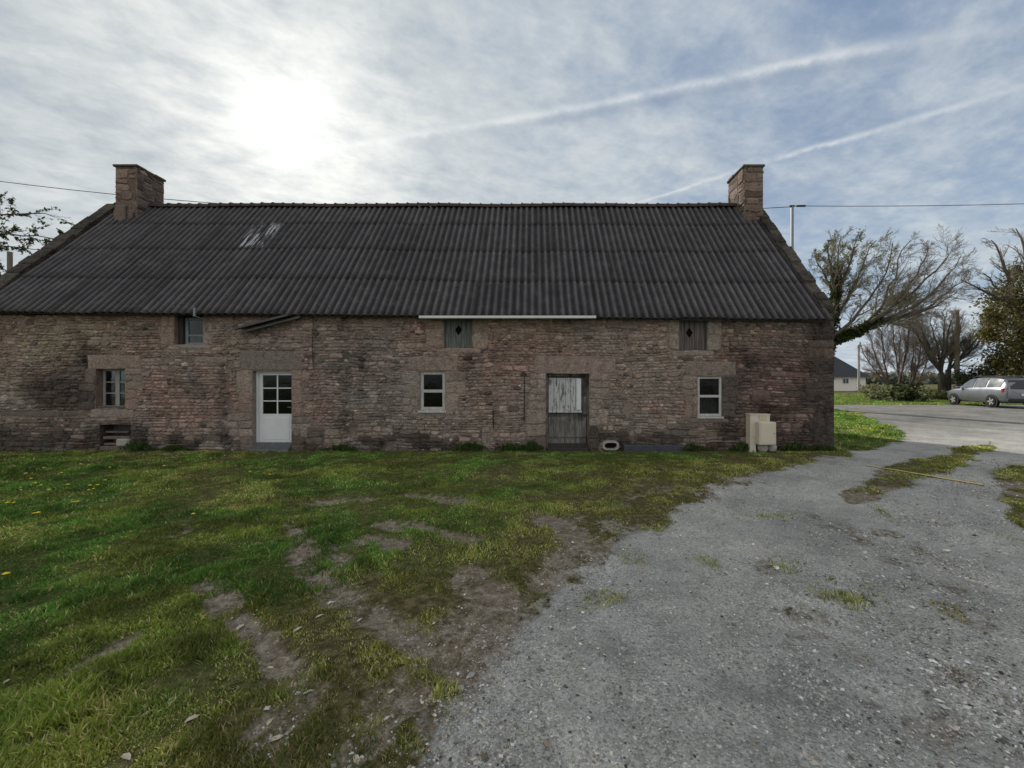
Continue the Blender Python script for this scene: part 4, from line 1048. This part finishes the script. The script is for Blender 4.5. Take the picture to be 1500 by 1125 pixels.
def dome_tree(px, d, top, halfw, label, seed, mats=('bark', 'twig'), multi=1, name='bare_tree', forkh=1.0, spec=None, nl=9, r0=.16, flat=.0):
    x = (px-CX)*d/F; y = d; z = GZ(x, y); root = thing(name, (x, y, z), label, 'tree'); t = Tree(seed); r = t.r
    zt = CAMH+(CY-top)*d/F; hw = halfw*d/F
    fk = []
    for m_ in range(multi):
        ax = (m_-(multi-1)/2)*.5; f = np.array([x+ax*1.6, y+r.normal(0, .1), z+forkh*r.uniform(.85, 1.2)]); t.curve((x+ax*.5, y, z-.1), f, (0, 0, 0), 5, r0*2.0, r0*1.2, 0, .02); fk.append(f)
    for i in range(nl):
        u = -1+2*i/(nl-1); f = fk[i*multi//nl]
        hz = zt-(zt-z-forkh)*(.42*abs(u)**2.2)*(1-flat)-r.uniform(0, .5)
        q = (x+u*hw*.92, y+r.normal(0, hw*.35), hz)
        pts = t.curve(f, q, (-.12*u*hw*-1, 0, .1*(zt-z)*abs(u)*-.3), 9, r0*.7, .02, 1, .05)
        t.side(pts, np.linspace(r0*.7, .02, 9), 0, spec or [(17, 44, .32, .13, 4, .12), (11, 42, .50, .15, 3, .12), (8, 40, .6, .15, 3, .1)], (0, 0, .4))
    t.build(root, mats); return root, t
dome_tree(1318, 33, 458, 52, 'many-stemmed bare reddish tree left of the darker forked one', 21, ('bark', 'twig_red'), 3, forkh=.8, nl=12, r0=.085)
rt, tt = dome_tree(1384, 31, 456, 66, 'dark forked bare tree standing behind the silver car', 22, ('bark', 'twig'), 2, forkh=2.2, nl=13, r0=.14, flat=.55)
# ivy-laden tree at the right edge
D = 27.0; x = (1506-CX)*D/F; root = thing('ivy_tree', (x, D, GZ(x, D)), 'large tree thick with ivy at the right edge behind the car', 'tree')
T = Tree(31); fk = P(1508, 470, D); tr = T.curve((x, D, 0), fk, (.1, 0, 0), 6, .42, .34, 0, .02); lim = [tr]
for (px, py, r0, bend) in ((1408, 410, .16, (0, 0, .5)), (1452, 352, .16, (-.3, 0, .2)), (1488, 335, .17, (-.2, 0, .3)), (1530, 345, .17, (0, 0, .3)), (1440, 400, .12, (-.2, 0, -.3)), (1560, 380, .15, (0, 0, .3)), (1470, 380, .13, (-.2, 0, .3))):
    pts = T.curve(fk, P(px, py, D+T.r.normal(0, .8)), bend, 9, r0, .03, 1, .07); lim.append(pts)
    T.side(pts, np.linspace(r0, .03, 9), 0, [(12, 42, .30, .16, 4, .3), (7, 40, .48, .17, 3, .15), (5, 38, .5, .17, 3, .1)], (-.1, 0, .3))
T.build(root)
r = np.random.default_rng(33)
cs = [(1462, 440, .7), (1485, 425, .8), (1500, 450, .9), (1470, 470, .8), (1490, 490, .9), (1455, 462, .5), (1475, 510, .8), (1500, 520, .9), (1462, 530, .6), (1520, 480, 1.0), (1495, 400, .6), (1482, 545, .7), (1448, 490, .4), (1515, 540, .9)]
pts = np.concatenate([np.array(P(a, b, D+r.normal(0, .6)))+r.normal(0, 1, (850, 3))*s*.62 for a, b, s in cs]+[along(tr, .8, 1500, r)]+[along(l[:3], .4, 250, r) for l in lim[1:]])
leaves(root, pts, .10, (.05, .048, .02), (.30, .25, .11), 34, 'ivy')
# left tree behind the house: sparse evergreen boughs
D = 17.5; x = (-95-CX)*D/F; root = thing('evergreen_tree', (x, D, GZ(x, D)), 'sparse evergreen tree reaching over the left end of the roof', 'tree')
T = Tree(41); top = P(-90, 250, D); tr = T.curve((x, D, 0), top, (.2, 0, 0), 10, .3, .06, 0, .02); r = np.random.default_rng(42); pl = []
for (a, b, s0, s1) in ((-90, 340, 95, 348), (-92, 320, 80, 318), (-92, 360, 70, 366), (-93, 370, 25, 345), (-92, 380, 12, 398), (-90, 300, -160, 330), (-90, 340, -170, 370), (-90, 290, -60, 300)):
    q = P(s0, s1, D+r.normal(0, .7)); pts = T.curve(P(a, b, D), q, (0, 0, .25), 9, .05, .012, 1, .05)
    n_ = len(T.br); T.side(pts, np.linspace(.05, .012, 9), 0, [(9, 48, .26, .12, 4, .35), (6, 40, .45, .12, 3, .2)], (.1, 0, .05))
    for bp, rd, l in T.br[n_:]:
        if r.uniform() < .62: pl.append(along(bp, .07, 9, r))
T.build(root); leaves(root, np.concatenate(pl), .06, (.015, .024, .012), (.06, .075, .035), 43, 'foliage')

# bushes along the verge
bush(1305, 570, 29.5, 3.2, 1.15, (.10, .12, .06), (.30, .31, .19), 'pale green bush under the reddish bare tree', seed=1, dens=.6)
bush(1331, 572, 28.6, 1.7, 1.3, (.02, .03, .012), (.06, .075, .03), 'small dark bush in front of the reddish tree', seed=2)
bush(1365, 570, 31, 3.0, .8, (.07, .085, .04), (.20, .22, .11), 'low green bush between the two bare trees', seed=3, dens=.5)
bush(1285, 572, 31, 2.0, 1.1, (.06, .05, .03), (.15, .13, .075), 'brownish bush right of the pale house', seed=4)
bush(1432, 560, 29, 3.0, 2.6, (.012, .02, .010), (.05, .065, .03), 'dark green rounded bush behind the car bonnet', seed=5, dens=2)
bush(1475, 560, 31, 4.5, 3.0, (.03, .035, .016), (.13, .125, .06), 'large olive bush behind the car roof', seed=6, dens=2)
bush(1510, 556, 30, 4, 3.2, (.03, .035, .016), (.12, .115, .055), 'olive bush at the right edge below the ivy tree', seed=7, dens=2)
# far wood on the horizon, haze put into its pale leaf colours
r = np.random.default_rng(71); n = 26000
fx = r.uniform(-260, 330, n); fy = 150+r.normal(0, 4, n); hh = 1.0+3.0*fbm(fx*.03, fx*0, 73)+1.5*fbm(fx*.2, fx*0, 75)
pts = np.stack([fx, fy, .47+hh*r.uniform(0, 1, n)**.8], 1)
V, Fi, cc = leaf_cloud(pts, 1.1, (.12, .13, .125), (.22, .22, .21), 76)
tag(fast('far_wood', V, Fi, 4, M['leaf'], cols=cc), 'distant grey green wood along the horizon', 'wood', kind='stuff')

# ------------------------------------------------------------------ poles and wires
def pole(px, d, pyt, rad, mat, label, name='utility_pole', r2=None, group=None):
    x = (px-CX)*d/F; z0 = GZ(x, d); zt = CAMH+(CY-pyt)*d/F
    root = thing(name, (x, d, z0), label, 'pole', group)
    m = MB(); m.tube([(0, 0, -.2), (0, 0, (zt-z0)*.5), (0, 0, zt-z0)], [rad, (rad+(r2 or rad*.7))/2, r2 or rad*.7], 10); m.build('shaft', M[mat], root)
    return root, (x, d, zt)
p1, t1 = pole(1160.5, 19.5, 303, .07, 'steel', 'grey metal pole carrying the overhead wire behind the right gable', r2=.065)
m = MB(); h = t1[2]-p1.location.z; m.box(-.14, .10, -.05, .05, h-.01, h+.07, .01); m.build('bracket', M['plastic'], p1)
m = MB(); m.tube([(.20, 0, h+.04), (.62, 0, h+.045)], .05, 8); m.tube([(.10, 0, h+.04), (.20, 0, h+.04)], .02, 6); m.build('insulator', M['plastic'], p1)
p2, t2 = pole(1402, 29.5, 455, .16, 'pole_wood', 'brown wooden pole standing just left of the car', r2=.12)
p3, t3 = pole(1258, 44, 505, .14, 'concrete', 'slim pale concrete pole in front of the pale house', r2=.09)
p4, t4 = pole(14.5, 15.0, 369, .075, 'pole_wood', 'short dark wooden post beyond the left roof edge', r2=.07)
def wire(pa, pb, sag, label, r=.016, group=None):
    pa, pb = np.array(pa), np.array(pb); n = 28; t = np.linspace(0, 1, n)[:, None]
    pts = pa*(1-t)+pb*t; pts[:, 2] -= (4*sag*t*(1-t))[:, 0]; o = pts[0].copy()
    m = MB(); m.tube(pts-o, r, 5); ob = m.build('overhead_wire', M['wire']); ob.location = o; tag(ob, label, 'wire', group)
wire(P(-350, 211, 19.5), (t1[0]-.1, t1[1], t1[2]), 1.52, 'overhead wire running from the left frame edge behind the left chimney', .017)
wire((t1[0]+.6, t1[1], t1[2]+.04), P(1900, 278, 20.5), .25, 'overhead wire running right from the metal pole across the sky', .015)
wire((t2[0], t2[1], t2[2]-.3), P(1900, 430, 31), .5, 'lower telephone wire running right from the brown wooden pole', .014)
wire((t2[0], t2[1], t2[2]-.3), (t3[0], t3[1], t3[2]-.1), .4, 'telephone wire between the wooden pole and the concrete pole', .014)

# ------------------------------------------------------------------ pale house far behind
hx0, hx1, hy, hz = 28.5, (1268-CX)*48/F, 48.0, .47
nh = thing('neighbour_house', ((hx0+hx1)/2, hy+4, hz), 'pale rendered house with dark slate roof beyond the right gable', 'house')
def hb(mb_, name, mat, par=None):
    ox, oy, oz = nh.location; mb_.v = [(v[0]-ox, v[1]-oy, v[2]-oz) for v in mb_.v]; return mb_.build(name, mat, par or nh)
zt = CAMH+(CY-552)*hy/F; m = MB(); m.box(hx0, hx1, hy, hy+8, hz-.3, zt); hb(m, 'wall', M['render'])
zr_ = CAMH+(CY-510)*hy/F; m = MB()
m.add([(hx0-.4, hy-.4, zt+.0), (hx1+.3, hy-.4, zt), (hx1+.3, hy+8.4, zt), (hx0-.4, hy+8.4, zt), (hx0+3, hy+4, zr_+.6), (hx1-3.0, hy+4, zr_+.6)], [(0, 1, 5, 4), (1, 2, 5), (2, 3, 4, 5), (3, 0, 4), (0, 3, 2, 1)])
hb(m, 'roof', M['tile'])
xw = (1238.5-CX)*hy/F
m = MB(); m.box(xw-.36, xw+.36, hy-.06, hy-.004, CAMH+(CY-562)*hy/F, CAMH+(CY-554)*hy/F, .01); wf = hb(m, 'window', M['white_paint'])
m = MB()
for s in (-1, 1): m.box(xw+s*.17-.13, xw+s*.17+.13, hy-.066, hy-.061, CAMH+(CY-561.3)*hy/F, CAMH+(CY-554.7)*hy/F)
hb(m, 'pane', M['carglass'], wf)

# ------------------------------------------------------------------ car
cx, cy = 25.8, 23.1
car = thing('parked_car', (cx, cy, GZ(cx, cy)+.005), 'silver estate car parked on the road at the right edge, seen from behind', 'car', rz=R(-13))
# local: +y forward, x half width
ST = [  # y, half width, z bottom, z belt, z roof(or same), roof half width
    (-2.22, .70, .42, .86, .88, .66), (-2.16, .80, .30, .95, 1.00, .70), (-2.00, .85, .26, 1.00, 1.36, .60), (-1.85, .87, .26, 1.02, 1.52, .58), (-1.4, .88, .24, 1.02, 1.60, .59), (-.8, .885, .22, 1.01, 1.63, .60),
    (-.1, .885, .22, .99, 1.63, .60), (.35, .885, .22, .97, 1.58, .59), (.75, .88, .22, .96, 1.30, .64), (1.10, .875, .23, .955, 1.04, .72), (1.35, .87, .24, .94, .96, .74), (1.75, .84, .25, .86, .88, .70), (2.02, .74, .30, .74, .76, .6), (2.12, .62, .40, .62, .64, .5)]
def ringpts(s_):
    y, hw, zb_, zl, zr2, rw = s_
    half = [(hw*.55, zb_), (hw*.93, zb_+.02), (hw*.99, zb_+.16), (hw, (zb_+zl)/2+.05), (hw*.975, zl-.05), (hw*.955, zl), (hw*.955*.45+rw*.55, zl+(zr2-zl)*.55), (rw+.03, zl+(zr2-zl)*.90), (rw-.06, zr2), (rw*.4, zr2+.015)]
    return [(x_, y, z_) for x_, z_ in half]+[(-x_, y, z_) for x_, z_ in half[::-1]]
rings = [ringpts(s_) for s_ in ST]; nr = 20
m = MB()
for rg in rings: m.v += rg
for i in range(len(rings)-1):
    for j in range(nr): m.f.append((i*nr+j, (i+1)*nr+j, (i+1)*nr+(j+1) % nr, i*nr+(j+1) % nr))
m.f.append(tuple(range(nr))); m.f.append(tuple(range((len(rings)-1)*nr, len(rings)*nr))[::-1])
body = m.build('body', M['car'], car, smooth=True)
md = body.modifiers.new('bev', 'SUBSURF'); md.levels = 1; md.render_levels = 1
md.subdivision_type = 'CATMULL_CLARK'
def lerp(p, q, t): return tuple(p[i]+(q[i]-p[i])*t for i in range(3))
def surf(fi, fj, off=.012):
    i = min(int(fi), len(rings)-2); j = int(fj) % nr; a = lerp(lerp(rings[i][j], rings[i][(j+1) % nr], fj-int(fj)), lerp(rings[i+1][j], rings[i+1][(j+1) % nr], fj-int(fj)), fi-i)
    c_ = (0, a[1], .75); v = Vector((a[0]-c_[0], 0 if fi > .9 else -.4, (a[2]-c_[2])*.5)).normalized()
    return (a[0]+v.x*off, a[1]+v.y*off, a[2]+v.z*off)
def patch(i0, i1, j0, j1, mat, name, off=.012, n=4, k=3):
    mm = MB()
    for a in range(n+1):
        for b_ in range(k+1): mm.v.append(surf(i0+(i1-i0)*a/n, j0+(j1-j0)*b_/k, off))
    for a in range(n):
        for b_ in range(k): q = a*(k+1)+b_; mm.f.append((q, q+1, q+k+2, q+k+1))
    return mm.build(name, M[mat], car, smooth=True)
for (s0, s1) in ((5.25, 3.2),):
    pass
for mir in (0, 1):
    f = (lambda j: j) if mir else (lambda j: nr-1-j)      # left side of the car is -x
    for (a0, a1) in ((3.15, 4.75), (4.9, 6.05), (6.2, 8.1)):
        patch(a0, a1, f(5.2), f(7.0), 'carglass_side', 'side_window', .016, 6)
# rear window, lamps, plate, bumper
def rear_quad(name, mat, x0, x1, z0, z1, y0, y1, crown=.05):
    mm = MB(); n_ = 8
    for b_ in range(3):
        for a in range(n_+1):
            u = a/n_; xx = x0+(x1-x0)*u; t = b_/2; mm.v.append((xx*(1-.10*t if name == 'rear_window' else 1), y0+(y1-y0)*t+crown*(xx/.8)**2, z0+(z1-z0)*t))
    for b_ in range(2):
        for a in range(n_): q = b_*(n_+1)+a; mm.f.append((q, q+1, q+n_+2, q+n_+1))
    return mm.build(name, M[mat], car, smooth=True)
rear_quad('rear_window', 'carglass', -.64, .64, 1.02, 1.47, -2.20, -1.93, .05)
for s in (-1, 1):
    mm = MB(); mm.box(-.15, .15, -.08, .10, -.12, .12, .04); mm.v = [(v[0]+s*.715, v[1]-2.08+.14*(v[0]*s > .03), v[2]+.93) for v in mm.v]; mm.build('tail_light', M['red'], car)
    mm = MB(); mm.box(s*.98-.10, s*.98+.10, .72, .84, .98, 1.12, .03); mm.build('mirror', M['car'], car)
    mm = MB(); mm.tube([(s*.56, -1.6, 1.62), (s*.57, -1.2, 1.68), (s*.57, .0, 1.69), (s*.56, .3, 1.62)], .02, 6); mm.build('roof_rail', M['plastic'], car)
rear_quad('number_plate', 'plate', -.26, .26, .66, .77, -2.245, -2.235, .0)
mm = MB(); mm.box(-.80, .80, -2.26, -2.05, .33, .50, .04); mm.build('bumper', M['plastic'], car)
for (yy) in (-1.33, 1.28):
    for s in (-1, 1):
        arch = MB(); n_ = 20
        arch.v = [(s*.893, yy, .33)]+[(s*.893, yy+.385*math.cos(2*math.pi*i/n_), .33+.385*math.sin(2*math.pi*i/n_)) for i in range(n_)]
        arch.f = [(0, 1+i, 1+(i+1) % n_) for i in range(n_)]; arch.build('wheel_arch', M['plastic'], car)
        wl = MB(); prof = [(.0, .20), (.0, .31), (.03, .325), (.17, .325), (.2, .31), (.2, .2)]
        for i in range(24):
            a = 2*math.pi*i/24
            wl.v += [(s*(.915-p_[0]), yy+math.cos(a)*p_[1], .325+math.sin(a)*p_[1]) for p_ in prof]
        for i in range(24):
            for k in range(5): wl.f.append((i*6+k, i*6+k+1, ((i+1) % 24)*6+k+1, ((i+1) % 24)*6+k))
        w_ = wl.build('wheel', M['tyre'], car, smooth=True)
        rm_ = MB(); rm_.tube([(s*.86, yy, .325), (s*.88, yy, .325)], .21, 20)
        for i in range(5):
            a = 2*math.pi*i/5; c_, s_ = math.cos(a), math.sin(a)
            rm_.add([(s*.918, yy+c_*rr_-s_*o_, .325+s_*rr_+c_*o_) for rr_, o_ in ((.02, -.05), (.2, -.03), (.2, .03), (.02, .05))], [(0, 1, 2, 3)])
        rm_.build('rim', M['rim'], w_)

# ------------------------------------------------------------------ light and sky
L = Vector(((410-CX)/F, 1.0, (CY-175)/F)).normalized()
sun = bpy.data.lights.new('sun', 'SUN'); sun.energy = 4.6; sun.angle = R(.5); sun.color = (1, .93, .83)
so = bpy.data.objects.new('sun', sun); C.objects.link(so); so.rotation_euler = (-L).to_track_quat('-Z', 'Y').to_euler(); so.location = (-20, 30, 30)
W = bpy.data.worlds.new('World'); scene.world = W; W.use_nodes = True
k = NT(W.node_tree); bg = W.node_tree.nodes['Background']; bg.inputs[1].default_value = .1
tc = W.node_tree.nodes.new('ShaderNodeTexCoord').outputs['Generated']
sky = k.n('ShaderNodeTexSky', {'sky_type': 'NISHITA', 'sun_disc': False, 'sun_elevation': math.asin(L.z), 'sun_rotation': math.atan2(L.x, L.y), 'dust_density': 1.5})
dn = k.n('ShaderNodeVectorMath', {'operation': 'NORMALIZE'}, i0=tc).outputs[0]
sx = k.n('ShaderNodeSeparateXYZ', None, Vector=dn)
dx, dy, dz = sx.outputs[0], sx.outputs[1], sx.outputs[2]
zc = k.math('ADD', k.math('MAXIMUM', dz, 0.0), .12)
pv = k.n('ShaderNodeCombineXYZ', None, X=k.math('DIVIDE', dx, zc), Y=k.math('DIVIDE', dy, zc), Z=0.0).outputs[0]
def dotv(v): return k.n('ShaderNodeVectorMath', {'operation': 'DOT_PRODUCT'}, i0=dn, i1=tuple(v)).outputs['Value']
ang = k.math('ARCCOSINE', k.math('MINIMUM', dotv(L), 1.0))
rot = k.n('ShaderNodeVectorRotate', {'rotation_type': 'Z_AXIS'}, Vector=pv, Angle=R(-24)).outputs[0]
c1 = k.noise(k.vec(rot, (.85, 1.25, 1), (2.3, .4, 0)), 1.5, 9, .60, .12)
c2 = k.noise(k.vec(rot, (1.7, 2.2, 1), (7.7, 3.4, 0)), 3.6, 9, .64, .15)
c3 = k.noise(k.vec(pv, (1, 1, 1), (1.1, 8.2, 0)), .55, 4, .5)
cl = k.math('ADD', k.math('ADD', k.math('MULTIPLY', c1, .62), k.math('MULTIPLY', c2, .30)), k.math('MULTIPLY', c3, .25))
left = k.mr(dx, .45, -.5, -.03, .40)
cl = k.math('ADD', cl, left)
cl = k.math('ADD', cl, k.mr(dz, .30, .02, 0.0, .10))
mask_ = k.mr(cl, .34, .80, 0, 1, True)
hz_ = k.mr(dz, .0, .5, 1, 0, True)
blue = k.mix(hz_, (2.1, 3.05, 4.75), (3.9, 5.4, 7.1))
blue = k.mix(.15, blue, sky.outputs[0])
cloud = k.mix(k.mr(k.math('ADD', k.math('MULTIPLY', c2, .7), k.math('MULTIPLY', c1, .3)), .36, .62), (4.5, 5.2, 5.85), (6.35, 6.85, 7.1))
cloud = k.mix(k.mr(dx, .3, -.5), cloud, k.mix(1.0, cloud, (.99, .97, .94), 'MULTIPLY'))
col = k.mix(k.math('MULTIPLY', mask_, .92), blue, cloud)
# contrails
def trail(p0, p1, w0, w1, amp, strength, shade=True):
    global col
    a = Vector(((p0[0]-CX)/F, 1, (CY-p0[1])/F)).normalized(); b = Vector(((p1[0]-CX)/F, 1, (CY-p1[1])/F)).normalized()
    n_ = a.cross(b).normalized(); n_ = n_ if n_.z > 0 else -n_
    t_ = (b-a*(a.dot(b))).normalized(); full = math.acos(a.dot(b))
    s_ = k.math('ARCTAN2', dotv(t_), dotv(a)); u = k.mr(s_, 0, full)
    wob = k.math('MULTIPLY', k.math('SUBTRACT', k.noise(dn, 3.0, 2, .5), .5), .028)
    fine = k.math('MULTIPLY', k.math('SUBTRACT', k.noise(dn, 22, 7, .7), .5), w1*2.2)
    d_ = k.math('ADD', k.math('ADD', dotv(n_), wob), fine)
    wd = k.mr(u, 0, 1, w0, w1)
    q = k.math('DIVIDE', d_, wd)
    line = k.math('EXPONENT', k.math('MULTIPLY', k.math('MULTIPLY', q, q), -1.0))
    ends = k.math('MULTIPLY', k.mr(s_, -.05, .06), k.mr(s_, full*1.08, full*.85))
    br = k.mr(k.noise(dn, 11, 7, .7), .34, .62, .2, 1)
    f_ = k.math('MULTIPLY', k.math('MULTIPLY', line, ends), k.math('MULTIPLY', br, strength))
    if shade:
        q2 = k.math('SUBTRACT', q, -2.2); ln2 = k.math('EXPONENT', k.math('MULTIPLY', k.math('MULTIPLY', q2, q2), -.5))
        col = k.mix(k.math('MULTIPLY', k.math('MULTIPLY', ln2, k.math('MULTIPLY', ends, k.mr(s_, .25, .6))), .3), col, (2.4, 3.0, 4.1))
    col = k.mix(f_, col, (7.4, 7.7, 7.9))
trail((400, 236), (1400, 52), .0062, .0075, 0, .72)
trail((860, 320), (1490, 128), .0020, .0055, 0, .78, False)
# haze of light round the sun behind thin cloud
gmod = k.mr(k.math('ADD', k.math('MULTIPLY', c1, .5), k.math('MULTIPLY', c2, .5)), .36, .64, .4, 1.6)
def gauss(s, a): return k.math('MULTIPLY', k.math('EXPONENT', k.math('MULTIPLY', k.math('POWER', k.math('DIVIDE', ang, s), 2.0), -1.0)), a)
g1 = k.math('MULTIPLY', k.math('EXPONENT', k.math('DIVIDE', ang, -.055)), 7.0); g2 = k.math('MULTIPLY', gauss(.17, 2.0), gmod); g3 = k.math('MULTIPLY', gauss(.42, 1.2), gmod)
gs = k.math('ADD', k.math('ADD', g1, g2), g3)
glow = k.mix(1.0, (1.0, .93, .78), k.n('ShaderNodeCombineXYZ', None, X=gs, Y=gs, Z=gs).outputs[0], 'MULTIPLY')
col = k.mix(1.0, col, glow, 'ADD')
col = k.mix(k.mr(dy, .15, -.3, 0, .75), col, (5.2, 5.05, 4.8))
back = k.mr(dy, .1, -.7, 1.0, 1.5)  # unseen sky behind the camera brightened as added fill on the shaded front
col = k.mix(1.0, col, k.n('ShaderNodeCombineXYZ', None, X=back, Y=back, Z=back).outputs[0], 'MULTIPLY')
k.put(bg.inputs[0], col)

cam = bpy.data.cameras.new('camera'); cam.sensor_width = 36; cam.lens = 36*F/1500
cam.shift_x = -(CX-750)/1500; cam.shift_y = (CY-562.5)/1500
cam.clip_start = .05; cam.clip_end = 3000
co = bpy.data.objects.new('camera', cam); C.objects.link(co); co.location = (0, 0, CAMH); co.rotation_euler = (R(90), 0, 0)
scene.camera = co
scene.view_settings.view_transform = 'Standard'; scene.view_settings.look = 'None'; scene.view_settings.exposure = 0
scene.cycles.max_bounces = 6; scene.cycles.transparent_max_bounces = 12
